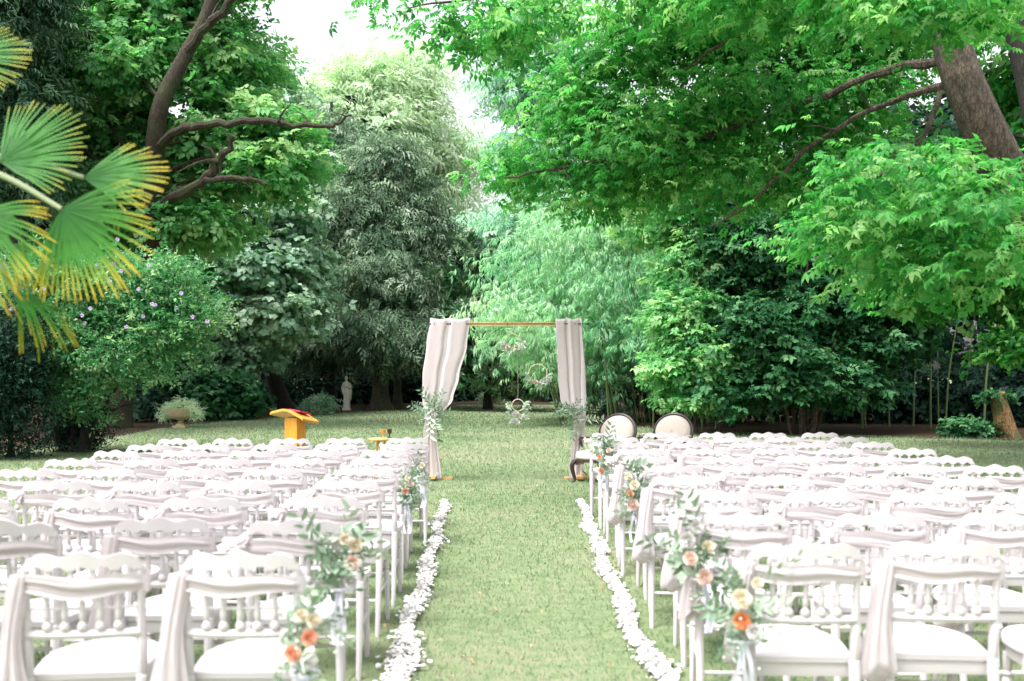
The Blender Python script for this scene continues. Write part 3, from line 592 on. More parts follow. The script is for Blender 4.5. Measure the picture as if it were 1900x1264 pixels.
# ------------------------------------------------------------------ wooden arch with curtains
AD = 14.6                            # depth of the arch
AX0, AX1, AZ = -1.03, 1.10, 2.30
def arch():
    root = empty('ceremony_arch', (0, AD, 0)); tag(root, 'tall pine frame arch at the end of the aisle', 'arch')
    for x in (AX0, AX1):
        MB().box(x-.03, x+.03, -.03, .03, .03, AZ-.05).build('post', MT['pine'], root, False)
        f = MB().box(x-.22, x+.28, -.045, .045, 0, .035).box(x-.045, x+.045, -.30, .30, .035, .07).build('foot', MT['pine'], root, False)
        for s in (-1, 1):
            m = Matrix.Translation((x, 0, .18)) @ Matrix.Rotation(R(45*s), 4, 'Y')
            MB().box(-.012, .012, -.012, .012, -.17, .17, m).build('brace', MT['pine'], root, False)
    MB().box(AX0-.03, AX1+.03, -.031, .031, AZ-.05, AZ).build('beam', MT['pine'], root, False)
    r = MB(); r.tube([(AX0-.10, -.075, AZ-.022), (AX1+.12, -.075, AZ-.022)], .009, 8)
    for x in (AX0-.10, AX1+.12): r.lathe([(.0, AZ-.045), (.02, AZ-.035), (.022, AZ-.022), (.02, AZ-.01), (0, AZ)], x, -.075, 8)
    r.build('curtain_rod', MT['rod'], root)
    for x in (AX0+.2, .05, AX1-.2): MB().box(x-.006, x+.006, -.085, -.031, AZ-.035, AZ-.008).build('bracket', MT['rod'], root, False)
arch()
def interp(tab, v):
    for (a, xa), (b, xb) in zip(tab[:-1], tab[1:]):
        if v <= b: t = (v-a)/(b-a); t = t*t*(3-2*t); return xa+(xb-xa)*t
    return tab[-1][1]
def curtain(label, left, right, tie, seed):
    rs = random.Random(seed); root = empty('curtain', (0, AD, 0)); tag(root, label, 'curtain', 'curtains hanging on the arch')
    NU, NV = 72, 60; V, F = [], []; ph = rs.random()*6
    for j in range(NV+1):
        v = j/NV; py = 592+v*(891-592); xl = (interp(left, py)-HX)/FPX*AD; xr = (interp(right, py)-HX)/FPX*AD
        z = CAMZ+(HY-py)/FPX*AD; z = max(z, .015)
        g = math.exp(-((py-tie)/24)**2); wd = xr-xl
        for i in range(NU+1):
            u = i/NU; n = 2.1; uu = u+.05*math.sin(u*7+seed)+.03*math.sin(u*13+v*2)
            amp = .012*(1-.35*g)*(1 if py < tie else .8)
            ph2 = ph+.9*math.sin(v*2.2)+.4*math.sin(u*5+v*6)
            y = -.085+amp*math.sin(uu*n*2*math.pi+ph2)+.003*math.sin(uu*n*5.1*math.pi+1.3*ph2)-.03*g
            x = xl+wd*u+.012*math.cos(u*n*2*math.pi+ph2)*min(1, wd/.4)
            V.append((x, y, z+.010*math.sin(u*n*2*math.pi+ph)*(1 if v < .03 else 0)))
    for j in range(NV):
        for i in range(NU): a = j*(NU+1)+i; F.append((a, a+1, a+NU+2, a+NU+1))
    o = MB().add(V, F).build('fabric', MT['curtain'], root, True, 180); s = o.modifiers.new('thickness', 'SOLIDIFY'); s.thickness = .003
    xl = (interp(left, 597)-HX)/FPX*AD; xr = (interp(right, 597)-HX)/FPX*AD
    for k in range(5):
        x = xl+(xr-xl)*(k+.5)/5; mb = MB()
        mb.tube([(x+.003, -.075+.018*math.cos(a), AZ-.022+.018*math.sin(a)) for a in [q*6.2832/14 for q in range(15)]], .004, 5); mb.build('eyelet', MT['rod'], root)
    xc = (interp(left, tie)+interp(right, tie))/2; xc = (xc-HX)/FPX*AD; wt = (interp(right, tie)-interp(left, tie))/FPX*AD*.56; zt = CAMZ+(HY-tie)/FPX*AD
    mb = MB(); mb.tube([(xc+wt*math.cos(a), -.10+.09*math.sin(a), zt) for a in [q*6.2832/20 for q in range(21)]], .012, 6, False); mb.build('tie_band', MT['ribbon'], root)
    return root
curtain('greige curtain tied to the arch post on the lectern side', [(592, 799), (640, 793), (700, 786), (745, 786), (776, 791), (800, 787), (895, 783)], [(592, 873), (640, 868), (700, 854), (740, 843), (776, 815), (800, 812), (895, 821)], 776, 3)
curtain('greige curtain tied to the arch post beside the armchairs', [(592, 1032), (700, 1036), (740, 1040), (778, 1064), (800, 1062), (895, 1055)], [(592, 1080), (700, 1086), (740, 1087), (778, 1086), (800, 1083), (895, 1080)], 778, 9)

# ------------------------------------------------------------------ flowers
def rose_mesh(mat, seed):
    rs = random.Random(seed); mb = MB()
    for ring, (n, r, h, tilt) in enumerate(((6, .040, .022, .9), (6, .033, .034, .5), (5, .025, .040, .25), (4, .016, .042, .1), (3, .008, .042, .0))):
        for k in range(n):
            a0 = (k+.5*(ring % 2)+rs.uniform(-.1, .1))*2*math.pi/n; wdt = 2*math.pi/n*.72
            V = []
            for jj, (f, rr) in enumerate(((0, .25), (.55, .85), (1, 1))):
                for ii in (-1, 0, 1):
                    a = a0+ii*wdt*(.9 if jj else .5); rad = r*rr*(1-.08*abs(ii)) + (tilt*.010*f)
                    V.append((math.cos(a)*rad, math.sin(a)*rad, h*f*(1-.25*abs(ii)*(jj == 2))-.004*ring*0))
            mb.add(V, [(0, 1, 4, 3), (1, 2, 5, 4), (3, 4, 7, 6), (4, 5, 8, 7)])
    mb.lathe([(.002, -.02), (.012, -.012), (.016, 0), (.013, .022), (.010, .026), (.006, .029), (.001, .030)], 0, 0, 9)
    return mb.mesh('rose', MT[mat], True, 180)
ROSE = {k: rose_mesh(k, i) for i, k in enumerate(('cream', 'blush', 'peach', 'apricot', 'petal'))}
def spray(name, parent, n, size, seed, axis, up_bias, spread, kind='olive', mat='l_olive'):
    nr = np.random.RandomState(seed); pos = nr.normal(size=(n, 3))*np.array(spread)*.45
    ax = np.array(axis)+nr.normal(size=(n, 3))*.55; up = nr.normal(size=(n, 3))*.7+np.array(up_bias)
    return scatter(name, kind, pos, ax, up, size*nr.uniform(.6, 1.2, n), nr.uniform(.15, .95, n), MT[mat], seed, parent=parent)
def rose_at(parent, kind, loc, face, s, rs):
    o = part('rose', ROSE[kind], parent); o.location = loc; o.rotation_mode = 'QUATERNION'
    o.rotation_quaternion = Vector(face).to_track_quat('Z', 'Y'); o.scale = (s, s, s); return o
def bouquet(loc, label, roses, seed, inward, scale=1.0, group='bouquets tied to the aisle chairs'):
    scale *= .78
    rs = random.Random(seed); root = empty('bouquet', loc); tag(root, label, 'bouquet', group)
    spray('greenery', root, 9, .24*scale, seed, (.1*inward, -.15, .75), (0, -1, 0), (.07, .05, .10))
    spray('greenery', root, 7, .17*scale, seed+1, (.3*inward, -.3, -.5), (0, -1, 0), (.08, .05, .10))
    spray('foliage', root, 12, .13*scale, seed+2, (.2*inward, -.5, .1), (0, -1, .3), (.10, .06, .18), 'broad', 'l_olive')
    for k, (kind, dx, dz, s) in enumerate(roses):
        rose_at(root, kind, (dx*scale, -.06-rs.uniform(0, .03), dz*scale), (dx*2+.25*inward, -1, rs.uniform(.1, .6)), s*scale*.78, rs)
    nr = np.random.RandomState(seed+5); mb = MB()       # baby's breath: tiny white dots on the sprays
    for k in range(26):
        p = nr.normal(size=3)*np.array([.06, .03, .10])*scale+np.array([0, -.06, .02]); r = .006
        mb.add([p+np.array(q)*r for q in ((1, 0, 0), (-1, 0, 0), (0, 1, 0), (0, -1, 0), (0, 0, 1), (0, 0, -1))], [(0, 2, 4), (2, 1, 4), (1, 3, 4), (3, 0, 4), (2, 0, 5), (1, 2, 5), (3, 1, 5), (0, 3, 5)])
    mb.build('small_blossom', MT['petal'], root, False)
    mb = MB()
    for k in range(3):
        x = rs.uniform(-.03, .03); q = smoothpath([(x*.3, -.03, -.10), (x, -.05, -.18), (x*1.5+rs.uniform(-.02, .02), -.03, -.26), (x*1.2, -.04, -.33)], 4)
        V = [p+Vector((s*.008, 0, 0)) for p in q for s in (-1, 1)]; mb.add(V, [(2*i, 2*i+1, 2*i+3, 2*i+2) for i in range(len(q)-1)])
    mb.tube([(.045*math.cos(a), .0+.05*math.sin(a), -.10) for a in [q*6.2832/16 for q in range(17)]], .007, 6, False)
    mb.build('ribbon', MT['ribbon'], root)
    return root

# ------------------------------------------------------------------ white ballroom chairs
def chair_proto():
    root = empty('chair')
    W = MT['white']
    # seat: flat at the back, round at the front
    def outline(sx, yb, yf, n=16):
        pts = [(-sx*.92, yb), (sx*.92, yb)]
        for k in range(n+1):
            a = math.pi*k/n; pts.append((sx*math.cos(a)**1 if abs(math.cos(a)) < 1 else sx*math.cos(a), max(yb+.12, 0)-.02+(yf-yb-.13)*math.sin(a)**.8))
        return pts
    def slab(pts, z0, z1, inset):
        n = len(pts); cx = sum(p[0] for p in pts)/n; cy = sum(p[1] for p in pts)/n
        mb = MB(); V = []
        for z, s in ((z0, 1-inset), (z0+.006, 1), (z1-.008, 1), (z1, 1-inset)):
            V += [(cx+(x-cx)*s, cy+(y-cy)*s, z) for x, y in pts]
        F = [tuple(range(n-1, -1, -1)), tuple(3*n+i for i in range(n))]
        for r in range(3): F += [(r*n+i, r*n+(i+1) % n, (r+1)*n+(i+1) % n, (r+1)*n+i) for i in range(n)]
        return mb.add(V, F)
    slab(outline(.205, -.19, .22), .452, .487, .03).build('seat', W, root)
    slab(outline(.190, -.18, .205), .405, .4515, .004).build('apron', W, root)
    YB = -.205
    bend = lambda x: -.022*(1-(x/.2)**2)          # the back curves slightly round the sitter
    lean = lambda z: YB-.085*(z-.45)
    # top rail: scalloped crest, five arched openings, bottom band
    N = 80; xs = [-.205+.41*i/N for i in range(N+1)]
    hc = [-.144, -.072, 0, .072, .144]; hw = .0285
    def crest(x):
        e = abs(x)/.205; return .886+.010*math.cos(x/.205*3*math.pi)*(1-.35*e)+.016*(1-e*e)-.05*max(0, e-.88)/.12
    def hole_top(x):
        for c in hc:
            t = abs(x-c)/hw
            if t < 1: return .826+.034*math.sqrt(1-t*t)
        return .826+.0345*.0
    mb = MB()
    def strip(zl, zh, th):
        V, F = [], []
        for x in xs:
            a, b = zl(x), zh(x); ya, yb_ = lean(a)+bend(x), lean(b)+bend(x)
            V += [(x, ya-th, a), (x, ya+th, a), (x, yb_+th*.8, b), (x, yb_-th*.8, b)]
        for i in range(N):
            o = 4*i
            for k in range(4): F.append((o+k, o+(k+1) % 4, o+4+(k+1) % 4, o+4+k))
        F += [(0, 1, 2, 3), (4*N+3, 4*N+2, 4*N+1, 4*N)]; mb.add(V, F)
    strip(lambda x: max(.8465, hole_top(x)) if hole_top(x) > .8465 else .8465, crest, .012)
    strip(lambda x: .772, lambda x: .8245, .0105)
    for c in [-.187, -.108, -.036, .036, .108, .187]:
        w2 = .012 if abs(c) > .15 else .0078; y = lean(.835)+bend(c); mb.box(c-w2, c+w2, y-.009, y+.009, .822, .85)
    mb.build('top_rail', W, root)
    yl = lambda x, z: lean(z)+bend(x)
    mb = MB()
    q = [(x, yl(x, .625), .625) for x in [-.186+.372*i/12 for i in range(13)]]; mb.tube(q, .0155, 8); mb.build('lower_rail', W, root)
    q = [(x, yl(x, .715), .715) for x in [-.186+.372*i/8 for i in range(9)]]; MB().tube(q, .0055, 6).build('cross_bar', W, root)
    prof = [(.006, .632), (.016, .640), (.019, .652), (.014, .664), (.0085, .670), (.0115, .684), (.0125, .70), (.008, .716), (.0115, .728), (.008, .738), (.0115, .75), (.008, .762), (.009, .776)]
    sp = MB().lathe(prof, 0, 0, 8, dx=0, dy=-.085).mesh('spindle', W)
    for x in (-.116, -.058, 0, .058, .116):
        o = part('spindle', sp, root); o.location = (x, yl(x, .632), 0)
    # rear posts run from the ground to the crest; front legs are turned
    pr = [(.013, 0), (.014, .02), (.017, .25), (.021, .40), (.021, .47), (.015, .475), (.019, .50), (.019, .60), (.014, .61), (.019, .63), (.014, .65), (.0175, .67), (.013, .685), (.0175, .70), (.013, .715), (.0175, .73), (.013, .745), (.0175, .76), (.014, .775), (.016, .83), (.010, .862)]
    pm = None
    for s in (-1, 1):
        mb = MB(); V, F = [], []; seg = 8
        for r, z in pr:
            y = lean(z) if z > .45 else YB-.075*(.45-z)/.45
            x = s*(.186+.008*(z-.45)) if z > .45 else s*(.186+.006*(.45-z))
            for k in range(seg): a = 2*math.pi*k/seg; V.append((x+math.cos(a)*r, y+math.sin(a)*r, z))
        for i in range(len(pr)-1):
            for k in range(seg): a = i*seg+k; c = i*seg+(k+1) % seg; F.append((a, c, c+seg, a+seg))
        F += [tuple(range(seg-1, -1, -1)), tuple((len(pr)-1)*seg+k for k in range(seg))]
        mb.add(V, F).build('rear_post', W, root)
        fl = MB().lathe([(.011, 0), (.013, .03), (.016, .18), (.020, .30), (.014, .312), (.021, .325), (.014, .338), (.019, .35), (.021, .41)], s*.166, .135, 8, dx=-s*.02, dy=-.03); fl.build('front_leg', W, root)
    for z in (.20, .28): MB().tube([(-.188, YB-.035*(.45-z)/.25, z), (.188, YB-.035*(.45-z)/.25, z)] if z < .25 else [(-.160, .128, z), (.160, .128, z)], .009, 7).build('stretcher', W, root)
    for s in (-1, 1): MB().tube([(s*.187, YB-.03, .24), (s*.162, .130, .24)], .009, 7).build('stretcher', W, root)
    return root
def sash_mesh(v):
    rs = random.Random(200+v); mb = MB()
    YB = -.205; lean = lambda z: YB-.085*(z-.45); bend = lambda x: -.022*(1-(x/.2)**2)
    NX, NZ = 30, 16; s1, s2 = rs.uniform(-1, 1), rs.uniform(0, 6)
    for side, off, z0, z1 in ((-1, -.016, .772, .828), (1, .015, .768, .822)):
        V, F = [], []
        for j in range(NZ+1):
            for i in range(NX+1):
                u = i/NX; x = -.208+.416*u; v_ = j/NZ
                sag = .022*math.sin(math.pi*u)*(1-v_)*(1+.5*s1)
                z = z0+(z1-z0)*v_-sag+.006*math.sin(u*9+s2)
                y = lean(z)+bend(x)+side*(abs(off)+.004*math.sin(v_*9+s2+u*(4+2*s1))+.0032*math.sin(v_*(21+4*s1)+u*5+s2)*(.5+.5*math.sin(u*6+s2)))
                if u < .04 or u > .96: y = lean(z)+side*.014
                V.append((x, y, z))
        for j in range(NZ):
            for i in range(NX): a = j*(NX+1)+i; F.append((a, a+1, a+NX+2, a+NX+1) if side < 0 else (a, a+NX+1, a+NX+2, a+1))
        mb.add(V, F)
    for s in (-1, 1):                # where it turns round the post
        q = [(s*(.207+.010*math.sin(k/8*math.pi)), lean(.80)-.018+.036*k/8, 0) for k in range(9)]
        V = []
        for k, p in enumerate(q): V += [(p[0], p[1], .765), (p[0]+s*.003, p[1], .80), (p[0], p[1], .838)]
        F = []
        for k in range(8):
            for r in range(2): a = k*3+r; F.append((a, a+1, a+4, a+3))
        mb.add(V, F)
    Ln = (.42, .36, .46, .012, .38, .012)[v % 6]; wt = (.052, .045, .060, .05, .042, .04)[v % 6]
    V, F = [], []; n, m = 16, 36
    for j in range(n+1):
        t = j/n; zz = .832-Ln*t; hw = wt*(.55+.5*t)+.006*math.sin(t*7+s2)
        xc = -.206-.012*t-.016*math.sin(t*2.4)+.012*s1*t
        for i in range(m):
            a = 2*math.pi*i/m
            fold = 1+.20*math.sin(a*7+s2+t*1.5)*(.4+.6*t)+.10*math.sin(a*13+2*s2+t*3)
            V.append((xc+hw*math.cos(a)*fold, lean(.80)-.012-.010*t+(.020+.010*t)*math.sin(a)*fold, zz+(.028*math.cos(a+s2)+.014*math.sin(3*a))*t))
    for j in range(n):
        for i in range(m): a = j*m+i; c = j*m+(i+1) % m; F.append((a, c, c+m, a+m))
    F.append(tuple(range(m-1, -1, -1))); F.append(tuple(n*m+k for k in range(m)))
    mb.add(V, F)
    return mb.mesh('sash', MT['sash'], True, 60)
SASH = [sash_mesh(v) for v in range(6)]
ORD = ['first', 'second', 'third', 'fourth', 'fifth', 'sixth', 'seventh', 'eighth', 'ninth', 'tenth']
proto = chair_proto(); used = False
rc = random.Random(77)
def place_chair(x, y, rz, label, group):
    global used
    o = proto if not used else copy_tree(proto); used = True
    for ch in list(o.children):
        if ch.name.startswith('sash'): bpy.data.objects.remove(ch)
    o.location = (x, y, 0); o.rotation_euler = (0, 0, rz)
    tag(o, label, 'chair', group)
    part('sash', SASH[rc.randrange(6)], o)
    return o
BACK = .235                           # the crest stands this far behind the chair's origin
def seats(side, rows, y0, dy, xs, skew, word):
    n = 0
    for r in range(rows):
        for k, x in enumerate(xs):
            yy = y0+dy*r+skew*(k if side < 0 else 0)+rc.gauss(0, .018); xx = x+side*.013*(dy*r)+rc.gauss(0, .020)
            pxe = HX+(abs(xx)-.24)*side*FPX/(yy+.0)
            if pxe < -25 or pxe > 1925: continue
            place_chair(xx, yy+BACK, R(rc.gauss(0, 3.2)), f'white chair with blush sash, {word} side, {ORD[rows-1-r]} row from arch, {ORD[k]} seat from aisle', 'white ceremony chairs in rows'); n += 1
    return n
seats(-1, 9, 3.39, .80, [-.88, -1.45, -2.01, -2.56, -3.08], -.035, 'lectern')
seats(1, 10, 3.60, .79, [1.065, 1.63, 2.195, 2.76, 3.325], 0, 'armchair')

# bouquets on the aisle chairs (row counted as above, at the aisle-side post)
def chair_bq(side, r, z, label, roses, seed, scale=1.0):
    y = (3.39+.80*r if side < 0 else 3.60+.79*r)-.03; x = -.70-.013*.8*r if side < 0 else .87+.013*.79*r
    bouquet((x+(.03 if side < 0 else -.02), y, z), label, roses, seed, -side, scale)
chair_bq(-1, 0, .60, 'bouquet with two peach roses on the lectern-side chair farthest from the arch', [('peach', -.035, -.02, 1.0), ('peach', .035, .05, 1.0), ('petal', .03, -.05, 1.05), ('cream', .05, .12, .9), ('cream', .0, .14, .8)], 301, 1.0)
chair_bq(-1, 1, .72, 'leafy bouquet with cream and pale apricot roses on lectern side, eighth row from arch', [('blush', .06, .02, .9), ('cream', .07, .09, .9), ('cream', .03, .12, .7), ('petal', .05, -.06, .8)], 311, 1.25)
chair_bq(-1, 5, .68, 'dark leafy bouquet with one small peach rose on lectern side, fourth row from arch', [('peach', .0, -.02, .8), ('blush', .05, .05, .8), ('cream', .02, .10, .7)], 321, 1.0)
chair_bq(-1, 7, .66, 'cream and white bouquet on lectern side nearest the arch', [('cream', .02, .08, 1), ('petal', -.02, .04, 1), ('petal', .02, -.05, .9)], 331, .85)
chair_bq(1, 0, .66, 'bouquet with one vivid orange rose on the armchair-side chair farthest from the arch', [('cream', -.02, .07, 1.15), ('apricot', -.015, -.02, 1.05), ('petal', .03, -.06, .9), ('cream', .05, .13, .7)], 341, 1.1)
chair_bq(1, 1, .72, 'tall leafy bouquet with pale blush roses on armchair side, ninth row from arch', [('blush', -.06, .0, .9), ('petal', -.07, .08, 1.0), ('blush', .0, -.08, 1.0), ('cream', .02, .05, .8), ('petal', -.03, .14, .8)], 351, 1.25)
chair_bq(1, 4, .72, 'bouquet with pink and cream roses on armchair side, sixth row from arch', [('peach', -.05, .0, .8), ('cream', -.02, .06, 1), ('blush', -.03, -.08, 1.2), ('blush', .04, -.12, 1.1), ('cream', -.06, .12, .8)], 361, 1.2)
chair_bq(1, 7, .74, 'grey-green bouquet with apricot buds on armchair side, third row from arch', [('peach', -.04, -.10, .9), ('cream', .02, -.02, .9), ('apricot', -.06, .04, .6), ('blush', .03, .10, .8)], 371, 1.2)
# sprays on the curtain ties
for nm, px, py, sd in (('olive branch spray at the tie of the curtain on the lectern side', 803, 768, 381), ('olive branch spray at the tie of the curtain beside the armchairs', 1071, 770, 391)):
    p = P(px, py, AD-.20); root = empty('olive_spray', p); tag(root, nm, 'foliage spray', 'sprays on the curtain ties')
    spray('greenery', root, 10, .34, sd, (.9, -.2, .15), (0, -1, .2), (.12, .04, .08)); spray('greenery', root, 8, .32, sd+1, (-.9, -.2, .0), (0, -1, .2), (.12, .04, .08))
    spray('greenery', root, 7, .28, sd+2, (.1, -.2, .9), (0, -1, 0), (.12, .04, .05)); spray('trailing_greenery', root, 5, .42, sd+3, (.0, -.1, -1), (0, -1, 0), (.06, .04, .10))
    rs = random.Random(sd)
    for k in range(3): rose_at(root, 'petal', (rs.uniform(-.06, .06), -.05, rs.uniform(-.04, .05)), (rs.uniform(-.4, .4), -1, .3), .6, rs)
# flower hoops hung from the beam on threads
for px, py, rpx, lab, long in ((951, 634, 14, 'slim flower hoop hung highest from the arch beam', 0), (998, 693, 17, 'pale green flower hoop hanging beside the right-hand curtain', 0), (961, 752, 11, 'white flower hoop hung lowest from the arch beam', 1)):
    c = P(px, py, AD); r = rpx/FPX*AD; root = empty('flower_hoop', c); tag(root, lab, 'flower hoop', 'flower hoops hanging from the arch')
    MB().tube([(r*math.cos(a), 0, r*math.sin(a)) for a in [q*6.2832/32 for q in range(33)]], .006, 6, False).build('hoop', MT['wicker'], root)
    MB().tube([(0, 0, r), (0, 0, AZ-.05-c.z)], .0012, 5).build('thread', MT['petal'], root)
    sd = 400+px
    nr = np.random.RandomState(sd); n = 22 if not long else 26
    a = nr.uniform(math.pi*.98, math.pi*2.02, n) if not long else nr.uniform(math.pi*.8, math.pi*2.2, n)
    pos = np.stack([r*np.cos(a), nr.normal(0, .02, n), r*np.sin(a)-(nr.rand(n)*.16 if long else 0)], 1)
    ax = np.stack([np.cos(a), nr.normal(-.2, .4, n), np.sin(a)*.5+nr.normal(.1, .4, n)], 1)
    scatter('greenery', 'broad', pos, ax, np.array([0, -1., .4])+nr.normal(size=(n, 3))*.4, nr.uniform(.07, .115, n), nr.uniform(.6, 1, n), MT['l_olive'], sd, parent=root)['kind'] = 'stuff'
    rs = random.Random(sd)
    for k in range(5 if not long else 7):
        t = rs.uniform(1.2, 1.8)*math.pi; rose_at(root, ('blush', 'petal', 'cream')[k % 3] if not long else 'petal', (r*math.cos(t), -.02, r*math.sin(t)-(rs.random()*.18 if long else 0)), (math.cos(t)*.5, -1, .2), .75, rs)

# ------------------------------------------------------------------ petal trails
def petals(label, path, width, n, seed):
    rs = np.random.RandomState(seed); t = rs.rand(n); k = np.array(path)
    y = k[0, 1]*np.exp(t*math.log(k[-1, 1]/k[0, 1])); x = np.interp(y, k[:, 1], k[:, 0]); wd = np.interp(y, k[:, 1], k[:, 2])
    wd = wd*(1+.28*np.sin(y*5.3+seed)+.15*np.sin(y*13+seed*2))
    x = x+.02*np.sin(y*3.1+seed)+rs.normal(0, 1, n)*wd*.33
    z = .022+.03*rs.rand(n)*np.exp(-((x-np.interp(y, k[:, 1], k[:, 0]))/wd)**2*2)
    pos = np.stack([x, y, z], 1)
    V = np.array([(-.5, 0, .12), (-.15, .42, .1), (.38, .36, .12), (.55, 0, .2), (.38, -.36, .12), (-.15, -.42, .1), (.08, 0, -.06)]); F = np.array([(0, 6, 1), (1, 6, 2), (2, 6, 3), (3, 6, 4), (4, 6, 5), (5, 6, 0)])[:, ::-1]
    Rm = rotm(unit(rs, n)*np.array([1, 1, .35]), np.array([0, 0, 1.])+rs.normal(size=(n, 3))*.45); s = rs.uniform(.017, .036, n)
    W = np.einsum('nij,vj->nvi', Rm, V)*s[:, None, None]+pos[:, None]
    me = np_mesh('petal_trail', W.reshape(-1, 3), (F[None]+(np.arange(n)*7)[:, None, None]).reshape(-1, 3), MT['petal'])
    tag(link(bpy.data.objects.new('petal_trail', me)), label, 'petals', kind='stuff')
petals('trail of white rose petals along the aisle on the lectern side', [(-.55, 4.5, .13), (-.53, 5.2, .12), (-.56, 6, .085), (-.60, 8, .085), (-.70, 11.9, .07)], .1, 5200, 11)
petals('trail of white rose petals along the aisle on the armchair side', [(.78, 4.5, .095), (.77, 5.2, .085), (.76, 6, .08), (.80, 8, .085), (.92, 11.9, .075)], .1, 4600, 12)

# ------------------------------------------------------------------ armchairs
def armchair(loc, rz, label):
    root = empty('armchair', loc, rz); root.scale = (1.14, 1.14, .94); tag(root, label, 'armchair', 'oval-backed armchairs beside the arch')
    W = MT['darkwood']; U = MT['uphol']
    # cushion (faces +Y locally)
    V, F = [], []; n = 28
    def ring(s, z): return [(s*.31*(abs(math.cos(a))**.55)*(1 if math.cos(a) > 0 else -1), .02+s*.29*(abs(math.sin(a))**.55)*(1 if math.sin(a) > 0 else -1), z) for a in [q*2*math.pi/n for q in range(n)]]
    rows = [ring(.97, .345), ring(1.02, .375), ring(1.02, .42), ring(.94, .465), ring(.6, .487), ring(.05, .492)]
    for r in rows: V += r
    for j in range(5): F += [(j*n+i, j*n+(i+1) % n, (j+1)*n+(i+1) % n, (j+1)*n+i) for i in range(n)]
    F += [tuple(range(n-1, -1, -1)), tuple(5*n+i for i in range(n))]
    MB().add(V, F).build('seat_cushion', U, root, True, 80)
    # scalloped seat rail
    mb = MB(); V, F = [], []; n2 = 40
    for q in range(n2):
        a = q*2*math.pi/n2; cx = .315*(abs(math.cos(a))**.5)*(1 if math.cos(a) > 0 else -1); cy = .02+.295*(abs(math.sin(a))**.5)*(1 if math.sin(a) > 0 else -1)
        zb = .285+.028*math.cos(4*a); V += [(cx, cy, zb), (cx, cy, .346), (cx*.88, .02+(cy-.02)*.88, .346), (cx*.88, .02+(cy-.02)*.88, zb)]
    for q in range(n2):
        o, p = 4*q, 4*((q+1) % n2)
        for k in range(4): F.append((o+k, p+k, p+(k+1) % 4, o+(k+1) % 4))
    mb.add(V, F).build('seat_rail', W, root)
    for sx in (-1, 1):
        q = smoothpath([(sx*.27, .27, .33), (sx*.30, .30, .25), (sx*.285, .285, .12), (sx*.27, .275, .04), (sx*.295, .305, .0)], 5)
        MB().tube(q, [.034-.020*i/(len(q)-2) if i < len(q)-2 else .018 for i in range(len(q))], 8).build('leg', W, root)
        q = smoothpath([(sx*.23, -.22, .33), (sx*.23, -.25, .18), (sx*.23, -.32, .0)], 5)
        MB().tube(q, radii(.028, .016, len(q)), 8).build('leg', W, root)
        q = smoothpath([(sx*.25, -.27, .66), (sx*.31, -.12, .665), (sx*.32, .03, .655), (sx*.31, .10, .64), (sx*.315, .06, .55), (sx*.30, .10, .46), (sx*.30, .12, .35)], 6)
        a = MB().tube(q, .020, 8).build('arm', W, root)
        V = smoothpath([(sx*.295, -.15, .688), (sx*.315, -.05, .690), (sx*.318, .03, .682)], 4)
        MB().tube(V, [.014, .022, .026, .027, .027, .026, .024, .022, .014], 8).build('arm_pad', U, a)
    # oval back, tilted
    m = Matrix.Translation((0, -.27, .47)) @ Matrix.Rotation(R(12), 4, 'X')
    oc = lambda a, rx, rz, y: m @ Vector((rx*math.cos(a), y, .275+rz*math.sin(a)))
    V, F = [], []; nb = 36
    for rx, rz_, y in ((.245, .262, .0), (.235, .252, .045), (.16, .17, .065), (.01, .01, .07)): V += [oc(q*2*math.pi/nb, rx, rz_, y) for q in range(nb)]
    for rx, rz_, y in ((.235, .252, -.025), (.16, .17, -.035), (.01, .01, -.037)): V += [oc(q*2*math.pi/nb, rx, rz_, y) for q in range(nb)]
    for a, b in ((0, 1), (1, 2), (2, 3), (4, 0), (5, 4), (6, 5)): F += [(a*nb+i, a*nb+(i+1) % nb, b*nb+(i+1) % nb, b*nb+i) for i in range(nb)]
    MB().add(V, F).build('back_pad', U, root, True, 80)
    fr = MB(); fr.tube([oc(q*2*math.pi/40, .262, .280, .012) for q in range(41)], .020, 8, False)
    for sx in (-1, 1): fr.tube([m @ Vector((sx*.19, 0, .09)), Vector((sx*.21, -.24, .40)), Vector((sx*.225, -.23, .33))], .024, 8)
    fr.lathe([(.0, -.02), (.0001, 0)], 0, 0, 3) if False else None
    fr.build('back_frame', W, root)
    return root
armchair((1.45, 14.3, 0), R(143), 'dark framed armchair with an oval pale back next to the arch curtain')
armchair((2.31, 14.4, 0), R(148), 'dark framed oval-backed armchair standing away from the aisle, on its neighbour’s outer side')

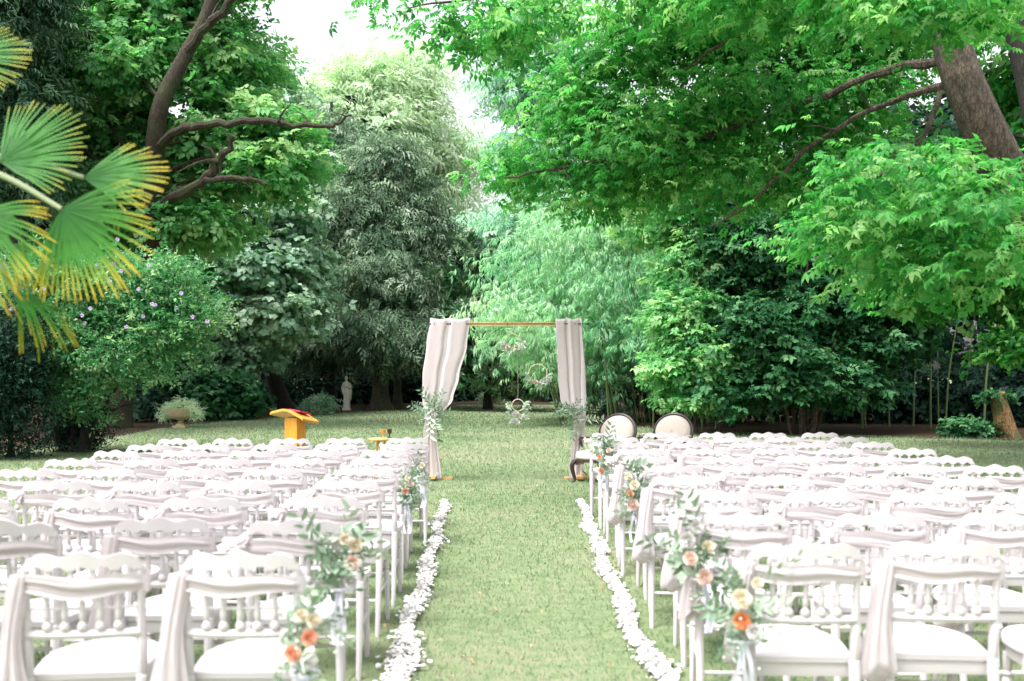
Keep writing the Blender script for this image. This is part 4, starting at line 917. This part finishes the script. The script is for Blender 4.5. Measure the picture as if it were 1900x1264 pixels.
# ------------------------------------------------------------------ lectern with a red folder
def lectern():
    c = G(548, 12.2); root = empty('lectern', c, R(-28)); root.scale = (.86, .9, 1); tag(root, 'orange varnished wooden lectern with a slanted top behind the last row', 'lectern')
    Wd = MT['orange']
    MB().box(-.115, -.002, -.09, .09, .04, 1.00).build('column_panel', Wd, root, False); MB().box(.002, .115, -.10, .09, .04, 1.00).build('column_panel', Wd, root, False)
    MB().box(-.22, .22, -.18, .18, 0, .04).build('base', Wd, root, False)
    m = Matrix.Translation((-.01, .0, 1.045)) @ Matrix.Rotation(R(-9), 4, 'X') @ Matrix.Rotation(R(6), 4, 'Y')
    V, F = [], []; n = 14
    for i in range(n+1):
        u = i/n; x = -.30+.60*u; zc = .028*math.cos((u-.5)*math.pi*2)-.02*(1 if u in (0, 1) else 0)
        hw = .17+.03*math.sin(math.pi*u); V += [m @ Vector((x, -hw, zc-.016)), m @ Vector((x, hw, zc-.016)), m @ Vector((x, hw, zc+.012)), m @ Vector((x, -hw, zc+.012))]
    for i in range(n):
        for k in range(4): F.append((4*i+k, 4*i+(k+1) % 4, 4*i+4+(k+1) % 4, 4*i+4+k))
    F += [(0, 1, 2, 3), (4*n+3, 4*n+2, 4*n+1, 4*n)]
    MB().add(V, F).build('top_board', Wd, root)
    f = MB(); f.box(-.02, .20, -.13, .14, .034, .050, m).build
    o = f.build('folder', MT['red'], None, False); o.location = c; o.rotation_euler = (0, 0, R(-28)); o.scale = (.8, .8, 1); tag(o, 'red folder lying on the lectern top', 'folder')
    o2 = MB().box(-.012, .192, -.122, .132, .038, .046, m).build('paper', MT['petal'], o, False)
lectern()
# small side table with two wooden goblets
def side_table():
    c = G(706, 13.3); root = empty('side_table', c); tag(root, 'small wooden side table standing between the lectern-side chairs and the arch', 'table')
    MB().lathe([(.15, .655), (.16, .665), (.16, .68), (.15, .686)], 0, 0, 20).build('table_top', MT['pine'], root)
    for k in range(3): a = k*2.094+.4; MB().tube([(.05*math.cos(a), .05*math.sin(a), .66), (.14*math.cos(a), .14*math.sin(a), 0)], [.014, .01], 8).build('leg', MT['pine'], root)
    for dx, dy, mt, lab in ((.04, -.05, 'orange', 'turned wooden goblet on the small side table'), (.115, .03, 'darkwood', 'dark goblet on the small side table')):
        g = MB().lathe([(.032, 0), (.03, .006), (.008, .014), (.007, .05), (.022, .062), (.032, .09), (.034, .118), (.030, .118), (.026, .09), (.004, .068)], 0, 0, 14).build('goblet', MT[mt], None)
        g.location = c+Vector((dx, dy, .686)); tag(g, lab, 'goblet')
side_table()
# ------------------------------------------------------------------ statue
def statue():
    c = G(643, 45); root = empty('statue', c); tag(root, 'pale stone statue of a robed figure standing at the edge of the trees', 'statue')
    MB().box(-.17, .17, -.17, .17, .006, .10).build('plinth', MT['stone'], root, False)
    mb = MB(); seg = 24; V, F = [], []
    rows = [(.10, .17, .14, 0, 0), (.16, .165, .135, 0, 0), (.35, .15, .12, .005, -.01), (.55, .155, .12, .02, -.02), (.75, .18, .13, .03, -.02), (.85, .185, .135, .03, -.01), (.95, .15, .115, .02, 0), (1.02, .13, .105, .01, 0), (1.12, .155, .12, 0, -.01), (1.20, .165, .11, -.005, 0), (1.26, .14, .085, -.008, 0), (1.29, .07, .06, -.008, 0), (1.33, .048, .048, -.008, 0), (1.36, .052, .055, -.008, -.01), (1.39, .068, .078, -.008, -.015), (1.44, .076, .09, -.008, -.01), (1.49, .072, .084, -.008, 0), (1.53, .05, .06, -.008, .005), (1.55, .01, .01, -.008, .005)]
    for z, rx, ry, ox, oy in rows:
        for k in range(seg):
            a = 2*math.pi*k/seg; fo = 1+(.075*math.sin(a*7+z*2)*max(0, min(1, (1.0-z)/.5)))
            V.append((ox+rx*math.cos(a)*fo, oy+ry*math.sin(a)*fo, z))
    for j in range(len(rows)-1): F += [(j*seg+i, j*seg+(i+1) % seg, (j+1)*seg+(i+1) % seg, (j+1)*seg+i) for i in range(seg)]
    F += [tuple(range(seg-1, -1, -1)), tuple((len(rows)-1)*seg+i for i in range(seg))]
    mb.add(V, F)
    mb.tube(smoothpath([(-.13, 0, 1.22), (-.185, .01, 1.08), (-.19, -.03, .95), (-.165, -.06, .82), (-.15, -.07, .74)], 4), [.05, .05, .05, .048, .046, .046, .044, .042, .04, .038, .036, .034, .033, .032, .034, .036, .02], 10)
    mb.tube(smoothpath([(.13, 0, 1.22), (.20, -.02, 1.10), (.17, -.10, 1.0), (.09, -.15, 1.08), (.06, -.15, 1.12)], 4), [.05, .05, .05, .048, .046, .046, .044, .042, .04, .038, .036, .034, .033, .032, .034, .036, .02], 10)
    mb.tube(smoothpath([(.12, .05, 1.2), (.20, .06, .95), (.20, .05, .7), (.17, .04, .45)], 4), [.03]*13, 8)
    o = mb.build('figure', MT['stone'], root)
    r = o.modifiers.new('merge', 'REMESH'); r.mode = 'VOXEL'; r.voxel_size = .018; r.use_smooth_shade = True
statue()
# ------------------------------------------------------------------ planted urns
def urn(loc, s, label, seed):
    root = empty('planted_urn', loc); root.scale = (s, s, s); tag(root, label, 'urn', 'stone urns with trailing plants')
    MB().box(-.20, .20, -.20, .20, .004, .07).build('foot', MT['urnstone'], root, False)
    MB().lathe([(.16, .07), (.15, .10), (.09, .14), (.08, .22), (.12, .25), (.30, .30), (.40, .40), (.42, .50), (.46, .56), (.47, .60), (.42, .60), (.40, .55), (.05, .52)], 0, 0, 28).build('bowl', MT['urnstone'], root)
    crown('plants', 'small', MT['l_pale'], [(0, .08, .66, .50, .36, .12), (-.50, -.05, .48, .15, .2, .20), (.50, -.05, .48, .15, .2, .20), (0, 0, .85, .10, .10, .10)], 110, 10, .14, .07, seed=seed, parent=root, shell=.4, flat=.8, zmin=.2)
urn(G(335, 29.5), .95, 'stone urn with trailing pale plants beside the round bush on the lectern side', 501)
urn(G(912, 49), .95, 'far stone urn overflowing with pale plants at the end of the aisle', 502)
# ------------------------------------------------------------------ leaning log stump with ivy and the bush beside it
def stump():
    c = G(1873, 24.6); root = empty('log_stump', c); tag(root, 'leaning split log stump topped with ivy at the right wood edge', 'stump')
    rs = random.Random(31); V, F = [], []; seg = 18; rows = [(0, .30, 0), (.12, .26, -.04), (.4, .23, -.12), (.7, .21, -.21), (.95, .20, -.29), (1.06, .19, -.33)]
    for z, r, ox in rows:
        for k in range(seg):
            a = 2*math.pi*k/seg; rr = r*(1+.10*math.sin(a*3+z*2)+.06*math.sin(a*7+1)-.22*max(0, math.cos(a*1+2.3))**6)
            V.append((ox+rr*math.cos(a), rr*math.sin(a), z+(.10*math.cos(a-.3) if z > 1 else 0)))
    for j in range(len(rows)-1): F += [(j*seg+i, j*seg+(i+1) % seg, (j+1)*seg+(i+1) % seg, (j+1)*seg+i) for i in range(seg)]
    F += [tuple(range(seg-1, -1, -1)), tuple((len(rows)-1)*seg+i for i in range(seg))]
    MB().add(V, F).build('log', MT['stump'], root, True, 60)
    crown('ivy', 'broad', MT['l_hazel'], [(-.33, 0, 1.08, .30, .22, .08), (-.62, .05, 1.0, .10, .10, .10), (-.02, .05, 1.0, .10, .10, .12)], 26, 8, .14, .06, seed=511, parent=root, shell=.3)
stump()
tree('low_bush', 'low glossy dark bush leaning against the log stump', 'bush', gp(1812, 24.8), [gp(1812, 24.8), P(1812, 800, 24.8), P(1812, 790, 24.8)], .03, .02, MT['greybark'], 'broad', MT['l_hazel'],
     [L(1800, 795, 24.8, 26, 13), L(1778, 792, 24.9, 18, 10), L(1822, 797, 24.7, 10, 9)], 46, 10, .22, .12, seed=512, shell=.3, flat=.6, zmin=.03, limb_r=.01)

# ------------------------------------------------------------------ fan palm at the left edge
def fan(root, hub, out, normal, rad, nseg, spread, seed, old=.0, droop=.25):
    """hub: where the blades meet; out: direction of the middle blade; normal: blade plane normal"""
    rs = random.Random(seed); out = Vector(out).normalized(); n_ = Vector(normal); n_ = (n_-out*n_.dot(out)).normalized(); sd = n_.cross(out)
    V, F, T = [], [], []
    nseg = int(nseg*1.1)
    for k in range(nseg):
        a = (k/(nseg-1)-.5)*spread; d = out*math.cos(a)+sd*math.sin(a); t_ = n_.cross(d)
        Lk = rad*(1-.22*abs(k/(nseg-1)-.5)*2)*rs.uniform(.93, 1.04); w0 = Lk*spread/nseg*.38
        lift = rs.uniform(-.02, .02); dr = droop*rs.uniform(.6, 1.4); br = rs.random() < .10*(1+3*old)
        tipc = rs.uniform(-.06, .10)+old
        o = len(V); m = 9
        for j in range(m+1):
            f = j/m; f2 = .02+.98*f
            prof = min(1, f/.42) if f <= .43 else max(.0, 1-(f-.43)/.57)**.8*.50+.04
            wd = w0*prof+.0015
            c = d*(Lk*f2)+n_*(lift*f*Lk)+Vector((0, 0, -dr*Lk*f**2.6))
            if br and f > .5: c += Vector((0, 0, -.9*Lk*(f-.5)))-d*(Lk*(f-.5)*.75)
            for s in (-1, 0, 1): V.append(tuple(c+t_*(s*wd)+n_*((-.35*wd if s == 0 else .0)))); T.append(min(1, max(0, f*(.86+tipc)+.0)))
        for j in range(m):
            for s in range(2): q = o+j*3+s; F.append((q, q+1, q+4, q+3))
    me = np_mesh('frond', np.array(V), np.array(F), MT['l_palm'], np.array(T), False)
    o = part('frond', me, root); o.location = Vector(hub)-root.location; return o
def palm():
    b = Vector((-2.28, 3.7, 0)); root = empty('fan_palm', b); tag(root, 'fan palm with yellow-tipped fronds reaching in from the left', 'palm')
    crown_c = Vector((-2.20, 3.75, 2.25))
    mb = MB(); pts = [(0, 0, 0), (.02, .01, .8), (.05, .03, 1.6), (.08, .05, 2.15)]; q = smoothpath(pts, 6)
    mb.tube(q, [.12+.012*math.sin(i*2.1)-.05*(i/(len(q)-1))**3 for i in range(len(q))], 12); mb.build('trunk', MT['mossbark'], root)
    for px, py, dd, out, nrm, rad, ns, spr, sd, old, dr in (
            (155, 330, 3.75, (1, .1, .16), (-.15, -1, .55), .33, 26, 1.6, 1, .02, .10),
            (114, 388, 3.6, (.72, -.05, -.52), (.1, -1, .25), .365, 34, 2.5, 2, .05, .14),
            (0, 300, 3.7, (.75, .1, .45), (-.2, -1, .4), .36, 28, 2.2, 3, -.12, .06),
            (-95, 105, 3.9, (1, .1, .05), (-.1, -1, .5), .33, 24, 1.6, 4, -.05, .05),
            (-45, 400, 3.5, (.75, -.1, -.45), (.2, -1, .3), .30, 28, 2.2, 5, .08, .2),
            (15, 455, 3.7, (.9, .0, -.15), (.2, -.5, 1), .20, 20, 1.8, 6, .12, .55),
            (30, 545, 3.7, (.9, .0, -.25), (.3, -.3, 1), .24, 22, 1.9, 7, .0, .5),
            (-90, 470, 3.6, (.7, -.2, -.4), (.2, -.6, .8), .28, 22, 2.0, 8, .1, .5),
            (-160, 260, 3.6, (-.3, -.2, .9), (0, -1, 0), .36, 24, 2.6, 9, -.1, .1),
            (0, 0, 0, (-1, .1, .35), (.3, 0, 1), .38, 26, 2.4, 10, -.05, .15), (0, 0, 0, (-.7, .6, .5), (.3, -.3, 1), .36, 26, 2.4, 11, -.05, .15),
            (0, 0, 0, (-.7, -.7, .2), (.2, .2, 1), .38, 26, 2.4, 12, 0, .2), (0, 0, 0, (-.9, .2, -.35), (-.3, 0, 1), .36, 24, 2.2, 13, .08, .35),
            (0, 0, 0, (-.45, -.85, -.25), (0, -.4, 1), .36, 24, 2.2, 14, .08, .3), (0, 0, 0, (-.15, -.8, .6), (0, .6, .8), .36, 24, 2.3, 15, -.05, .1)):
        hub = P(px, py, dd) if dd else crown_c+Vector(out).normalized()*.55; f = fan(root, hub, out, nrm, rad, ns, spr, sd, old, dr)
        mid = crown_c.lerp(hub, .5)+Vector((0, 0, .08)); st = smoothpath([crown_c, mid, hub], 6)
        m2 = MB(); m2.tube([p-hub for p in st], radii(.016, .009, len(st)), 7); m2.build('petiole', MT['palmstem'], f)
palm()
